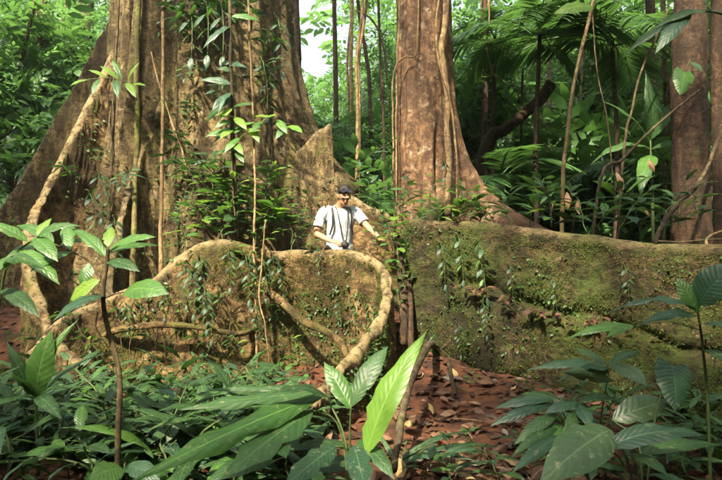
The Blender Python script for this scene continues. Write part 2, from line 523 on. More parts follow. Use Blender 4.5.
# ------------------------------------------------------------------ plant prototypes (copied with all their leaves)
def proto_plant(name, n, H, L, kind, mats, lean=0.2, style='spiral', seed=0, up=0.25, stemmat='stem', wid=None, start=0.25, r=0.006, hang=False):
    g = random.Random(seed)
    root = empty(name, (0, 0, 0), 'x', 'plant')
    pts = []
    for k in range(7):
        t = k / 6
        if hang:
            pts.append((lean * math.sin(t * 1.6), 0.05 * g.uniform(-1, 1) - 0.16 * math.sin(min(1, t * 3) * 1.57), 0.10 * math.sin(t * 3.2) - H * t ** 1.3))
        else:
            pts.append((lean * t * t + 0.02 * g.uniform(-1, 1), 0.02 * g.uniform(-1, 1), H * (t - (0.25 * t * t if style == 'arch' else 0))))
    c = catmull(pts, 24)
    mb = MB()
    mb.tube(c, np.linspace(r, r * 0.5, len(c)), 5)
    lv = []
    for k in range(n):
        t = start + (1 - start) * k / max(1, n - 1)
        i = min(len(c) - 1, int(t * (len(c) - 1)))
        b = Vector(c[i])
        sz = L * g.uniform(0.75, 1.15) * (0.75 + 0.4 * math.sin(math.pi * min(1, t * 0.9)))
        if style == 'spiral':
            a = k * 2.4 + g.uniform(-.3, .3)
            d = Vector((math.cos(a), math.sin(a), up + g.uniform(-.25, .25) + (0.3 if k == n - 1 else 0)))
        else:
            tg = Vector(c[min(len(c) - 1, i + 1)]) - Vector(c[max(0, i - 1)])
            tg.normalize()
            sd = tg.cross(Vector((0, 0, 1)) if abs(tg.z) < 0.9 else Vector((0, -1, 0))).normalized()
            sgn = 1 if k % 2 else -1
            d = sd * sgn + tg * 0.55 + Vector((0, 0, up - 0.2 + g.uniform(-.15, .15)))
            if k == n - 1: d = tg
        if hang: d = d + Vector((0, -0.25, -0.35))
        d.normalize()
        pe = b + d * sz * 0.18
        mb.tube([b, (b + pe) / 2 + Vector((0, 0, 0.005)), pe], r * 0.45, 4)
        tip = pe + d * sz + Vector((0, 0, -0.12 * sz * g.uniform(0.3, 1.8)))
        lv.append((pe, tip, (wid * sz if wid else None), kind, g.choice(mats), Vector((g.uniform(-.3, .3), g.uniform(-.5, .1), 1))))
    obj('stem', mb.mesh('stem', M[stemmat]), root)
    for b, t, w, k, m, nn in lv:
        put_leaf(root, b, t, w, k, m, nn)
    return root

used = set()
def place(proto, loc, s=1.0, rz=0.0, tilt=(0, 0), label='', cat='plant', group=None):
    o = proto if proto.name not in used else copy_tree(proto)
    used.add(proto.name)
    o.location = loc
    o.rotation_euler = (tilt[0], tilt[1], rz)
    o.scale = (s, s, s)
    tag(o, label, cat)
    if group: o['group'] = group
    elif 'group' in o: del o['group']
    return o

# ------------------------------------------------------------------ big tree parts
def ledge_z(x):
    return 0.74 - 0.26 * (x - 1.07) + 0.035 * math.sin(x * 6.1) + 0.02 * math.sin(x * 15)

def plank(name, parent, pts, mat, n=140, ledge=None, seed=0.0, amp=0.035, th_scale=1.0, zb=-0.35, top_amp=0.03, undercut=0.0, NS=34, lump=0.0):
    """pts: (x, y, ztop, th_top, th_base). A buttress root as a thick curved plank with rounded rim."""
    c = catmull(pts, n)
    tan = np.gradient(c[:, :2], axis=0)
    tan /= np.linalg.norm(tan, axis=1)[:, None]
    nor = np.stack([tan[:, 1], -tan[:, 0]], -1)
    us = np.linspace(0, 1, NS)
    rows = []
    for k in range(n):
        x, y, zt, tt, tb = c[k]
        z0 = zb
        prof = []
        hh = zt - tt
        for u in us:
            th = tt + (tb - tt) * (1 - u) ** 2.2
            fr = th
            if ledge:
                lz, lw = ledge
                zrel = z0 + (hh - z0) * u
                lz = ledge_z(x)
                on = min(1, max(0, (x - 0.85) / 0.4))
                fr = th + on * lw * (1 / (1 + math.exp(max(-30, min(30, (zrel - lz) / 0.022))))) * (0.8 + 0.4 * math.sin(x * 9 + 2))
                fr -= on * 0.07 * math.exp(-((zrel - lz - 0.06) / 0.055) ** 2)
            if undercut:
                zz = z0 + (hh - z0) * u
                q = min(1, max(0, (0.05 + 0.12 * math.sin(x * 1.7) - zz) / 0.3))
                fr -= undercut * q * q
            prof.append((fr, z0 + (hh - z0) * u))
        for a in np.linspace(0, math.pi, 9)[1:-1]:
            prof.append((tt * math.cos(a), hh + tt * math.sin(a)))
        for u in us[::-1]:
            th = tt + (tb - tt) * (1 - u) ** 2.2
            prof.append((-th, z0 + (hh - z0) * u))
        prof = np.array(prof)
        rows.append(np.column_stack([x + nor[k, 0] * prof[:, 0], y + nor[k, 1] * prof[:, 0], prof[:, 1], np.full(len(prof), k)]))
    m = len(rows[0])
    V = np.vstack(rows)
    p = V[:, :3] + seed
    d1 = fbm(p * 1.7, 4)
    d2 = fbm(p * np.array([6, 6, 3.0]) + 5, 4)
    ki = V[:, 3].astype(int)
    rg = np.clip(1 - np.abs(fbm(p * np.array([2.2, 2.2, 4.0]) + 3, 4)) * 2.4, 0, 1)
    disp = (amp * 2.1 * d1 + amp * 0.9 * d2) - amp * 0.9 * rg ** 5
    if lump: disp = disp + lump * fbm(p * 13, 3) * 1.6
    V3 = V[:, :3].copy()
    V3[:, 0] += nor[ki, 0] * disp
    V3[:, 1] += nor[ki, 1] * disp
    topw = np.clip((V3[:, 2] - (c[ki, 2] - 0.5)) / 0.5, 0, 1)
    V3[:, 2] += topw * top_amp * fbm(np.column_stack([c[ki, 0] * 2.3, c[ki, 1] * 2.3, np.full(len(V), seed)]), 3) * 2
    V3[:, 2] += 0.012 * d2
    f = []
    for k in range(n - 1):
        for j in range(m - 1):
            f.append((k * m + j, (k + 1) * m + j, (k + 1) * m + j + 1, k * m + j + 1))
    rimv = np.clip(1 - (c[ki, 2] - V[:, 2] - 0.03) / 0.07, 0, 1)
    f.append(tuple(range(m - 1, -1, -1)))
    f.append(tuple((n - 1) * m + j for j in range(m)))
    off = np.array(parent.location)
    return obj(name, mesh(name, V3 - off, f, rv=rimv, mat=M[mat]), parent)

def trunk_polar(name, parent, cx, cy, zs, rfun, mat, nth=220, amp=0.03, lean=(0, 0), seed=0.0):
    th = np.linspace(0, 2 * math.pi, nth, endpoint=False)
    Z, T = np.meshgrid(zs, th, indexing='ij')
    R = rfun(T, Z)
    X = cx + R * np.cos(T) + lean[0] * Z
    Y = cy + R * np.sin(T) + lean[1] * Z
    p = np.stack([X, Y, Z], -1).reshape(-1, 3) + seed
    d = (amp * 1.8 * fbm(p * np.array([1.5, 1.5, .6]), 4) + amp * fbm(p * np.array([7, 7, 1.6]), 4)).reshape(R.shape)
    rg = 1 - np.abs(fbm(p * np.array([4.5, 4.5, .75]) + 31, 4)) * 2.2
    rg2 = 1 - np.abs(fbm(p * np.array([11, 11, 5.0]) + 11, 3)) * 2.2
    d = d - (amp * 1.3 * np.clip(rg, 0, 1) ** 5 + amp * 0.45 * np.clip(rg2, 0, 1) ** 4).reshape(R.shape)
    X = X + d * np.cos(T); Y = Y + d * np.sin(T)
    v = np.stack([X, Y, Z], -1).reshape(-1, 3) - np.array(parent.location)
    nz = len(zs)
    ii, jj = np.meshgrid(np.arange(nz - 1), np.arange(nth), indexing='ij')
    j2 = (jj + 1) % nth
    f = np.stack([ii * nth + jj, ii * nth + j2, (ii + 1) * nth + j2, (ii + 1) * nth + jj], -1).reshape(-1, 4)
    return obj(name, mesh(name, v, f, mat=M[mat]), parent)

def adiff(T, a):
    return (T - a + math.pi) % (2 * math.pi) - math.pi

def pp(px, py, Y, tt=0.05, tb=0.2):
    p = P(px, py, Y)
    return (p.x, p.y, p.z, tt, tb)

# giant tree on the left
GX, GY = -2.45, 8.55
giant = empty('giant_tree', (GX, GY, 0.2), 'colossal tan-barked tree with fluted trunk and sprawling plank buttress roots', 'tree')
def giant_r(T, Z):
    r = 1.16 + 0.85 * np.exp(-np.maximum(Z, 0) / 2.4)
    r = r * (1 - 0.10 * np.clip((Z - 5) / 10, 0, 1))
    rad = math.radians
    r = r + 0.16 * np.exp(-(adiff(T, rad(-122)) / 0.42) ** 2)
    r = r - 0.34 * np.exp(-(adiff(T, rad(-96)) / 0.10) ** 2)
    r = r + 0.10 * np.exp(-(adiff(T, rad(-62)) / 0.38) ** 2)
    r = r + (0.10 + 0.42 * np.exp(-Z / 1.2)) * np.exp(-(adiff(T, rad(-112 )) / 0.055) ** 2)
    r = r + (0.06 + 0.50 * np.exp(-Z / 1.0)) * np.exp(-(adiff(T, rad(-129) - 0.02 * Z) / 0.06) ** 2)
    r = r + (0.05 + 0.40 * np.exp(-Z / 1.0)) * np.exp(-(adiff(T, rad(-80) + 0.01 * Z) / 0.08) ** 2)
    r = r - 0.08 * np.exp(-(adiff(T, rad(-118)) / 0.05) ** 2) - 0.12 * np.exp(-(adiff(T, rad(-140)) / 0.07) ** 2)
    ex = np.minimum(0.80 * np.exp(-(Z - 2.25) / 0.95), 0.95)
    r = r + ex * np.exp(-(adiff(T, rad(-8)) / 0.42) ** 2)
    r = r + 0.30 * np.minimum(np.exp(-(Z - 1.6) / 1.0), 1.2) * np.exp(-(adiff(T, rad(-58)) / 0.22) ** 2)
    r = r + 0.12 * np.sin(T * 7 + 1.0) * np.exp(-Z / 6)
    r = r + 0.035 * np.sin(T * 23 + np.sin(Z * 0.7) * 1.5)
    return r
zs_g = np.concatenate([np.linspace(-0.3, 5.6, 170), np.linspace(5.9, 17, 26)])
trunk_polar('trunk', giant, GX, GY, zs_g, giant_r, 'giant', nth=420, amp=0.028, lean=(-0.008, 0.0))

# buttresses of the giant tree
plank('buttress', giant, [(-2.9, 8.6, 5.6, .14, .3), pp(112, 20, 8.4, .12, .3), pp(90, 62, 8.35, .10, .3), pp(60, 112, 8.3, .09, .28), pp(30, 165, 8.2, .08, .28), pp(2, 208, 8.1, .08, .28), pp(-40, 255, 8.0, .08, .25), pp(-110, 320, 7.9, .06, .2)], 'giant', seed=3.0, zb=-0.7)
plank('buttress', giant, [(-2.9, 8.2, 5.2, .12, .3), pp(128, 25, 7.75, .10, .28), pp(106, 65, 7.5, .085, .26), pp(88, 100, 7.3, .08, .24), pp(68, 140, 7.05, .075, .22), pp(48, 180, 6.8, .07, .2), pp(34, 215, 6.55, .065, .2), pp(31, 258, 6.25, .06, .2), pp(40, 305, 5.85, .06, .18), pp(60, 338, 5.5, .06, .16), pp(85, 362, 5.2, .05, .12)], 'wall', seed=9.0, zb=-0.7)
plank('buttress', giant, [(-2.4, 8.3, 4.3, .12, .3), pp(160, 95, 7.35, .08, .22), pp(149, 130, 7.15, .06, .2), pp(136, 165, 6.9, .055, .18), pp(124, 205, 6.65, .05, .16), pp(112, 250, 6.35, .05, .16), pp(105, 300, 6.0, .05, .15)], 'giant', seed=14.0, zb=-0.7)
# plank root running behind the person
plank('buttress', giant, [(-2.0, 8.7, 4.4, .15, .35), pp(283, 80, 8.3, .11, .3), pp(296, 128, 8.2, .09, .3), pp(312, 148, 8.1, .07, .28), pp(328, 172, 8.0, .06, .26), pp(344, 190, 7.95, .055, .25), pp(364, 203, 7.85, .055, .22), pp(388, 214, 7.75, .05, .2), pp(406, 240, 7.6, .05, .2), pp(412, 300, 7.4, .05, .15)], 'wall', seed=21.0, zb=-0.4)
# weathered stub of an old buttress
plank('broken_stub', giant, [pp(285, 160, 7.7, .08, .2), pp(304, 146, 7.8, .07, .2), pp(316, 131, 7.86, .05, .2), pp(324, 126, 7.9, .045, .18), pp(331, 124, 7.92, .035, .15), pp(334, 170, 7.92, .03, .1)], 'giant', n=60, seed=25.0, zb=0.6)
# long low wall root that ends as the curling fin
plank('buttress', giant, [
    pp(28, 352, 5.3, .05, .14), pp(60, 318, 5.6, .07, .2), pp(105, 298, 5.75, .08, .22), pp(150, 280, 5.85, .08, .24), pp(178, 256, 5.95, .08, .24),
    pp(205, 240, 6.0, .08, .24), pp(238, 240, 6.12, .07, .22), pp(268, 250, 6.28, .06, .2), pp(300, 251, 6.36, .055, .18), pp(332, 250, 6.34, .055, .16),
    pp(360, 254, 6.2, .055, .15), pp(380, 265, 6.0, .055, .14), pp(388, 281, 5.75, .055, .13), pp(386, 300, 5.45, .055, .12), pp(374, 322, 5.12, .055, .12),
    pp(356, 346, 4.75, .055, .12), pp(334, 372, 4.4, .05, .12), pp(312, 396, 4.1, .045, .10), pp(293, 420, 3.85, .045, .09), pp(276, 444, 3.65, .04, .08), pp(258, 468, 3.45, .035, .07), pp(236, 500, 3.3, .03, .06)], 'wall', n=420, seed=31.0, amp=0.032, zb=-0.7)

def root(parent, pts, r0, r1, mat='wall', name='root', sides=10, n=40):
    c = catmull([tuple(P(*q)) for q in pts], n)
    c = c + 0.012 * np.stack([fbm(c * 6, 2), fbm(c * 6 + 9, 2), fbm(c * 6 + 20, 2)], -1)
    v, f = tube_np(c, np.linspace(r0, r1, n) * (1 + 0.25 * fbm(c * 9, 2)), sides)
    off = np.array(parent.location) if parent else 0
    return obj(name, mesh(name, v - off, f, mat=M[mat]), parent)
root(giant, [(268, 292, 6.1), (285, 305, 5.95), (305, 322, 5.8), (330, 334, 5.65), (345, 350, 5.4), (352, 385, 5.3)], .05, .03)
root(giant, [(95, 340, 5.9), (115, 331, 5.58), (145, 326, 5.55), (175, 325, 5.58), (205, 328, 5.62), (235, 334, 5.75), (255, 330, 6.1)], .035, .03)
root(giant, [(393, 470, 3.15), (398, 440, 3.5), (405, 400, 3.95), (415, 370, 4.5), (428, 346, 5.2), (436, 345, 6.0)], .022, .04, 'pole')
root(giant, [(402, 345, 5.7), (404, 310, 5.9), (401, 270, 6.2), (396, 235, 6.6)], .05, .05, 'dark')
root(giant, [(411, 350, 5.6), (411, 320, 5.8), (409, 280, 6.1), (407, 250, 6.5)], .03, .025, 'dark')

# red-barked tree with the mossy plank buttress on the right
RX, RY = 1.02, 8.7
redt = empty('red_barked_tree', (RX, RY, 0.2), 'reddish brown tree with pale patches and a long mossy plank buttress', 'tree')
def red_r(T, Z):
    r = 0.45 + 0.16 * np.exp(-np.maximum(Z, 0) / 1.0) - 0.012 * np.clip(Z - 4, 0, 20) * 0.6
    r = r + np.minimum(0.85 * np.exp(-(Z - 1.8) / 0.70), 1.9) * np.exp(-(adiff(T, math.radians(-14)) / 0.26) ** 2)
    r = r + 0.4 * np.exp(-Z / 0.8) * np.exp(-(adiff(T, math.radians(-150)) / 0.3) ** 2)
    r = r + 0.05 * np.sin(T * 5 + 0.6) * np.exp(-Z / 2.5) + 0.012 * np.sin(T * 9 + 2)
    r = r - 0.16 * np.exp(-(adiff(T, math.radians(-66)) / 0.13) ** 2) * np.exp(-((Z - 2.45) / 0.5) ** 4)
    return r
zs_r = np.concatenate([np.linspace(-0.3, 5.8, 130), np.linspace(6.1, 15, 20)])
trunk_polar('trunk', redt, RX, RY, zs_r, red_r, 'red', nth=200, amp=0.014, seed=41.0)
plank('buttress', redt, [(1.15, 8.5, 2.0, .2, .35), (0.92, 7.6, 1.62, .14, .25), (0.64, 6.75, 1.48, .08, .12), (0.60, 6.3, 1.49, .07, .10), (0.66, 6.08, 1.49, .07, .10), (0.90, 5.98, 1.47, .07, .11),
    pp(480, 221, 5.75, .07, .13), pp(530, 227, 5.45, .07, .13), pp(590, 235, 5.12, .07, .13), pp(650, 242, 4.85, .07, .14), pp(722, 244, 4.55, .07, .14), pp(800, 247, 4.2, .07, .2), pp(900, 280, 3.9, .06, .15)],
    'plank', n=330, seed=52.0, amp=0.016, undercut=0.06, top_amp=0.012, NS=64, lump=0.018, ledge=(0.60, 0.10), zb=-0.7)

# ------------------------------------------------------------------ other trunks
def pole_tree(name, label, pts, r0, r1, mat, group=None, cat='tree', sides=12, n=50, knob=0.12):
    w = [P(*q) for q in pts]
    base = w[0]
    root_ = empty(name, base, label, cat, group)
    c = catmull([tuple(p) for p in w], n)
    rad = np.linspace(r0, r1, n) * (1 + knob * fbm(c * 3, 3))
    rad[0:4] *= np.array([1.5, 1.3, 1.15, 1.05])
    v, f = tube_np(c, rad, sides)
    v = v + 0.15 * r0 * np.stack([fbm(v * 14, 2), fbm(v * 14 + 7, 2), v[:, 0] * 0], -1)
    obj('trunk', mesh('trunk', v - np.array(base), f, mat=M[mat]), root_)
    return root_

def G(px, Y, dz=0.0):
    x = (px - 361) * Y / F_PX
    return Vector((x, Y, gz(x, Y) + dz))

def pole(name, label, gpx, Y, pts, r0, r1, mat, **kw):
    """trunk rooted in the ground below pixel column gpx, then through pixels (px, py[, Y])"""
    x = (gpx - 361) * Y / F_PX
    py = 240 + (CAM_Z - gz(x, Y) + 0.1) * F_PX / Y
    return pole_tree(name, label, [(gpx, py, Y)] + [(q[0], q[1], q[2] if len(q) > 2 else Y) for q in pts], r0, r1, mat, **kw)

dark_tree = pole('dark_trunked_tree', 'dark brown tree trunk rising behind the right end of the mossy plank', 692, 7.2, [(691, 180), (689, 90), (690, 0), (692, -140), (690, -300), (690, -560)], .25, .15, 'dark', n=80, sides=20)
pole('thin_tree', 'thin grey-brown tree at the edge beside the dark trunk', 722, 8.0, [(719, 160), (716, 60), (718, -60), (720, -300)], .10, .07, 'dark')
pole('thin_tree', 'thin dark straight tree left of the giant tree', 40, 12.5, [(41, 110), (42, 40), (43, -40), (44, -260)], .13, .09, 'pole')
pole('thin_tree', 'short-looking grey trunk behind the left flank of the giant tree', 84, 14.0, [(85, 60), (86, 10), (85, -60), (86, -260)], .22, .17, 'pole')
pole('thin_tree', 'leaning thin reddish stem among the leaves left of the giant tree', 4, 11, [(14, 95), (24, 50), (34, 5), (46, -60)], .05, .03, 'pole')
pole('thin_tree', 'slender dark tree standing against the bright sky gap', 297, 13.0, [(297, 110), (298, 50), (296, 0), (297, -80), (297, -300)], .09, .06, 'dark')
pole('thin_tree', 'grey trunk half hidden behind the right shoulder of the giant tree', 281, 12.0, [(282, 120), (284, 60), (286, 0), (286, -100), (286, -320)], .20, .15, 'pole')
pole('thin_tree', 'crooked slender tree between the person and the red-barked tree', 372, 12.5, [(370, 100), (366, 55), (360, 20), (356, -10), (340, -80)], .05, .035, 'dark')
pole('thin_tree', 'pale slender tree rising straight above the person', 353, 15.0, [(352, 120), (351, 60), (352, 0), (352, -120)], .06, .05, 'liana')
pole('thin_tree', 'pencil-thin dark tree above the person close to the pale slender tree', 336, 14.0, [(336, 110), (335, 40), (334, -20), (334, -160)], .07, .05, 'dark')
pole('thin_tree', 'straight dark young tree to the right of the red-barked tree', 484, 11.5, [(484, 150), (486, 60), (485, 0), (487, -160)], .07, .05, 'dark')
pole('thin_tree', 'dark straight tree among palms right of the red-barked tree', 655, 11.0, [(653, 140), (652, 60), (650, -20), (650, -260)], .11, .08, 'dark')
pole('thin_tree', 'brown thin tree standing between the palms and the dark trunk', 660, 9.0, [(667, 120), (664, 60), (663, 0), (662, -120)], .05, .035, 'pole')
pole('leaning_dead_trunk', 'short broken dark log leaning right behind the red-barked tree', 455, 10.5, [(485, 150), (505, 130), (525, 113), (540, 100), (551, 84)], .10, .12, 'dark', cat='trunk', knob=0.3)
pole('sapling_stem', 'bare brown sapling stem leaning slightly behind the mossy plank', 560, 6.6, [(563, 180), (567, 140), (572, 95), (580, 55), (590, 15), (600, -40), (608, -120)], .026, .016, 'liana', cat='sapling')
pole('bare_branch', 'bare dark branch slanting up behind the mossy plank', 585, 6.9, [(600, 182), (622, 160), (645, 136), (672, 112), (700, 90)], .022, .014, 'darkvine', cat='branch')
pole('bare_branch', 'thin crooked stem beneath the palm fronds right of the sapling stem', 612, 7.6, [(624, 150), (632, 110), (640, 75), (655, 40), (668, 10)], .02, .012, 'darkvine', cat='branch')

gq = random.Random(8)
for k in range(24):
    px = gq.choice([gq.uniform(460, 720), gq.uniform(460, 720), gq.uniform(-10, 95), gq.uniform(335, 392)])
    Y = gq.uniform(9.5, 17)
    zn = 'left of the giant tree' if px < 120 else 'between the two great trees' if px < 420 else 'right of the red-barked tree'
    dx = gq.uniform(-14, 14)
    pole('slender_stem', 'slender bare understory stem ' + zn, px, Y, [(px + dx * .3, 120), (px + dx * .5 + gq.uniform(-3, 3), 60), (px + dx, 0), (px + dx * 1.3, -120)], gq.uniform(.018, .05), gq.uniform(.012, .03), gq.choice(['dark', 'pole', 'liana']), group='slender stems ' + zn, cat='sapling', n=30, sides=7)
# ------------------------------------------------------------------ lianas
def liana(label, pts, r, mat='liana', group=None, wob=0.02, n=70):
    c = catmull([tuple(P(*q)) for q in pts], n)
    c = c + wob * np.stack([fbm(c * 3 + 3, 3), fbm(c * 3 + 13, 3), fbm(c * 2, 2) * 0], -1)
    rad = r * (1 + 0.3 * fbm(c * 5, 3))
    v, f = tube_np(c, rad, 8)
    b = c[0]
    return tag(obj('liana', mesh('liana', v - b, f, mat=M[mat]), None, b), label, 'vine', group)

liana('thick moss-covered liana hanging straight down the front of the giant trunk', [(133, 290, 6.35), (134, 240, 6.55), (135, 190, 6.8), (137, 140, 7.0), (137, 80, 7.05), (138, 20, 7.05), (139, -40, 7.1), (140, -200, 7.3)], .034, 'mossvine')
liana('pale straight liana close beside the dark cleft of the giant trunk', [(160, 275, 6.35), (161, 220, 6.55), (162, 150, 6.8), (163, 70, 6.95), (164, 0, 7.0), (164, -150, 7.1)], .022)
liana('thin pale liana slanting across the giant trunk into the cleft', [(152, 52, 6.95), (158, 80, 6.95), (166, 105, 6.92), (174, 128, 6.9), (182, 148, 6.88), (187, 180, 6.8)], .012)
liana('dark thin liana lying in a groove of the giant trunk', [(112, 165, 6.98), (114, 110, 7.05), (116, 60, 7.1), (118, 10, 7.15), (121, -60, 7.2)], .016, 'darkvine')
liana('hair-thin brown liana low on the giant trunk', [(108, 235, 6.55), (110, 200, 6.7), (111, 150, 6.85), (110, 95, 7.0)], .012, 'darkvine')
liana('dark stem hanging before the right flank of the giant trunk', [(236, 235, 6.35), (234, 160, 6.35), (232, 90, 6.35), (230, 30, 6.35), (229, -60, 6.4), (228, -220, 6.5)], .02, 'darkvine')
liana('upright brown stem standing against the root wall left of the person', [(257, 392, 5.7), (256, 330, 5.8), (255, 290, 5.85), (254, 240, 5.95), (255, 190, 6.1), (254, 140, 6.3), (250, 60, 6.5), (247, -60, 6.6)], .013)
liana('wispy pale stem leaning beside the upright brown stem at the root wall', [(272, 396, 5.4), (266, 330, 5.5), (259, 300, 5.6), (262, 260, 5.8), (266, 220, 5.9)], .008)
liana('light brown sinuous liana climbing the right face of the red-barked tree', [(447, 215, 7.9), (448, 190, 8.0), (449, 160, 8.1), (447, 130, 8.15), (448, 100, 8.15), (444, 75, 8.15), (441, 50, 8.15), (445, 25, 8.15), (446, 0, 8.15), (447, -60, 8.2), (446, -200, 8.3)], .05)
liana('thin liana twining over the sinuous one on the red-barked tree', [(457, 205, 7.9), (456, 150, 8.1), (452, 110, 8.12), (446, 85, 8.07), (438, 60, 8.1), (436, 20, 8.13), (440, -20, 8.15), (440, -140, 8.2)], .016)
liana('slack thin liana looping on the left edge of the red-barked tree', [(393, 190, 8.3), (393, 130, 8.3), (392, 90, 8.3), (396, 66, 8.25), (405, 57, 8.2), (416, 54, 8.2), (418, 20, 8.22), (419, -40, 8.25), (419, -150, 8.3)], .014)
liana('pale straight thin liana on the left edge of the red-barked tree', [(397, 205, 8.2), (396, 120, 8.3), (397, 60, 8.3), (399, 20, 8.3), (400, -60, 8.3)], .011)
liana('brown vine twisting up from the plank past the dark trunk', [(655, 243, 5.3), (664, 222, 5.6), (678, 203, 5.9), (693, 190, 6.2), (706, 170, 6.4), (716, 145, 6.6), (730, 110, 6.8)], .024, 'darkvine')
liana('arched thin vine dropping onto the right end of the plank', [(707, 262, 4.62), (709, 250, 4.65), (706, 240, 4.8), (712, 235, 5.0), (730, 228, 5.0)], .012, 'liana')
liana('thin twig lying along the top of the mossy plank', [(658, 241, 4.95), (680, 242, 4.9), (705, 240, 4.8), (740, 238, 4.7)], .008, 'darkvine')
liana('thin hanging vine right of the sapling stem', [(617, 215, 7.0), (612, 170, 7.2), (607, 120, 7.4), (596, 60, 7.6), (590, -40, 7.8)], .009, 'darkvine')
liana('hanging vine over the gap between the trees', [(356, 10, 11), (372, 20, 11), (383, 45, 11), (387, 80, 11)], .02, 'darkvine')
liana('bent thin vine right of the red-barked tree', [(500, 80, 9), (492, 70, 9), (487, 45, 9), (489, 10, 9), (486, -60, 9)], .014, 'liana')
liana('brown root stem rising from the soil in the gap beside the fin', [(455, 395, 4.9), (452, 380, 5.0), (448, 362, 5.2)], .02, 'darkvine', n=20)

# ------------------------------------------------------------------ foliage clouds
def lowleaf(W=0.4, droop=0.1, fold=0.25, segs=3):
    v, f, uv = leaf_tpl(W, 'ellip', segs, 1, droop, fold)
    return v, f

def frames(d, up):
    d = d / (np.linalg.norm(d, axis=1)[:, None] + 1e-9)
    z = up - d * np.sum(d * up, axis=1)[:, None]
    z /= np.linalg.norm(z, axis=1)[:, None] + 1e-9
    x = np.cross(d, z)
    return np.stack([x, d, z], -1)          # columns

def cloud(tv, tf, pos, d, up, sc, rv):
    R = frames(d, up) * sc[:, None, None]
    V = np.einsum('kij,nj->kni', R, tv) + pos[:, None, :]
    K, n = len(pos), len(tv)
    Fc = (tf[None] + (np.arange(K) * n)[:, None, None]).reshape(-1, tf.shape[1])
    return V.reshape(-1, 3), Fc, np.repeat(rv, n)

def spray_tpl(g, n=9, L=0.34, W=0.42, droop=0.15):
    """a twig along +Y of unit length with n alternate leaves"""
    lv, lf = lowleaf(W)
    pos, d = [], []
    for k in range(n):
        t = 0.15 + 0.85 * k / (n - 1)
        s = 1 if k % 2 else -1
        pos.append((0, t, -droop * t * t))
        a = (1.0 if k < n - 1 else 0.0)
        d.append((s * a * g.uniform(.7, 1.1), 0.75 + g.uniform(-.2, .2), g.uniform(-.45, .1)))
    pos, d = np.array(pos), np.array(d)
    up = np.tile([0, 0.1, 1.0], (n, 1)) + g.uniform(-.25, .25, (n, 3))
    return cloud(lv, lf, pos, d, up, L * g.uniform(.8, 1.2, n), np.zeros(n))[:2]

def crown_np(seed, rx, rz, nspray, spray_L, nclump=14, nleaf=9, leaf_rel=0.34, W=0.42, cz=0.0):
    g = np.random.default_rng(seed)
    cl = []
    while len(cl) < nclump:
        q = g.uniform(-1, 1, 3)
        if 0.25 < np.linalg.norm(q) < 1: cl.append(q)
    cl = np.array(cl)
    ci = g.integers(0, nclump, nspray)
    pos = cl[ci] + g.normal(0, 0.20, (nspray, 3))
    out = pos - cl[ci] * 0.55
    pos = pos * np.array([rx, rx, rz]) + np.array([0, 0, cz])
    d = out * np.array([1, 1, 0.5]) + g.normal(0, 0.35, (nspray, 3)) + np.array([0, 0, -0.12])
    up = np.tile([0, 0, 1.0], (nspray, 1)) + g.normal(0, 0.35, (nspray, 3))
    Vs, Fs, Rs, off = [], [], [], 0
    for h in range(3):
        tv, tf = spray_tpl(g, nleaf, leaf_rel, W)
        s = slice(h, None, 3)
        k = len(pos[s])
        v, f, r = cloud(tv, tf, pos[s], d[s], up[s], spray_L * g.uniform(.7, 1.3, k), g.uniform(0, 1, k))
        Vs.append(v); Fs.append(f + off); Rs.append(r); off += len(v)
    return np.vstack(Vs), np.vstack(Fs), np.concatenate(Rs), cl * np.array([rx, rx, rz]) + np.array([0, 0, cz])

VAR = {}
def tree_variant(key, seed, H, rx, rz, nspray, sL, mat, tr=0.05, cz=None, **kw):
    cz = H - rz * 0.6 if cz is None else cz
    v, f, r, cl = crown_np(seed, rx, rz, nspray, sL, cz=cz, **kw)
    cm = mesh('crown', v, f, rv=r, smooth=False, mat=M[mat])
    g = np.random.default_rng(seed + 5)
    mb = MB()
    top = np.array([g.normal(0, .1), g.normal(0, .1), cz])
    ax = catmull([(0, 0, -0.3), (g.normal(0, .05), g.normal(0, .05), cz * .35), (g.normal(0, .1), g.normal(0, .1), cz * .7), tuple(top)], 16)
    mb.tube(ax, np.linspace(tr, tr * .5, 16), 7)
    for c in cl:
        i = g.integers(8, 16)
        mid = (ax[i] + c) / 2 + np.array([0, 0, 0.1 * rx])
        mb.tube(catmull([ax[i], mid, c], 7), np.linspace(tr * .35, tr * .12, 7), 5)
    VAR[key] = (mb.mesh('trunk', M['dark']), cm)

tree_variant('u1', 1, 6.5, 1.7, 1.9, 420, 0.55, 'cr_mid', nclump=18)
tree_variant('u2', 2, 5.5, 1.5, 1.6, 380, 0.60, 'cr_dark', nclump=16, leaf_rel=0.38)
tree_variant('u3', 3, 7.5, 1.9, 2.3, 520, 0.48, 'cr_lite', nclump=20, leaf_rel=0.32)
tree_variant('u4', 4, 4.2, 1.1, 1.5, 260, 0.62, 'cr_mid', nclump=12, leaf_rel=0.42, W=0.36)
tree_variant('u5', 5, 6.0, 1.3, 2.4, 420, 0.5, 'cr_dark', nclump=20, W=0.34)
tree_variant('s1', 6, 1.5, 0.7, 0.75, 130, 0.42, 'cr_mid', tr=.02, nclump=9, cz=0.75, leaf_rel=0.42)
tree_variant('s2', 7, 1.8, 0.75, 0.95, 130, 0.48, 'cr_dark', tr=.02, nclump=9, cz=0.9, leaf_rel=0.45, W=0.38)
tree_variant('s3', 8, 1.3, 0.75, 0.65, 150, 0.36, 'cr_lite', tr=.018, nclump=10, cz=0.65, leaf_rel=0.40)
tree_variant('b1', 9, 3.2, 0.9, 1.4, 90, 0.9, 'cr_mid', tr=.03, nclump=8, cz=1.8, leaf_rel=0.48, W=0.40, nleaf=7)

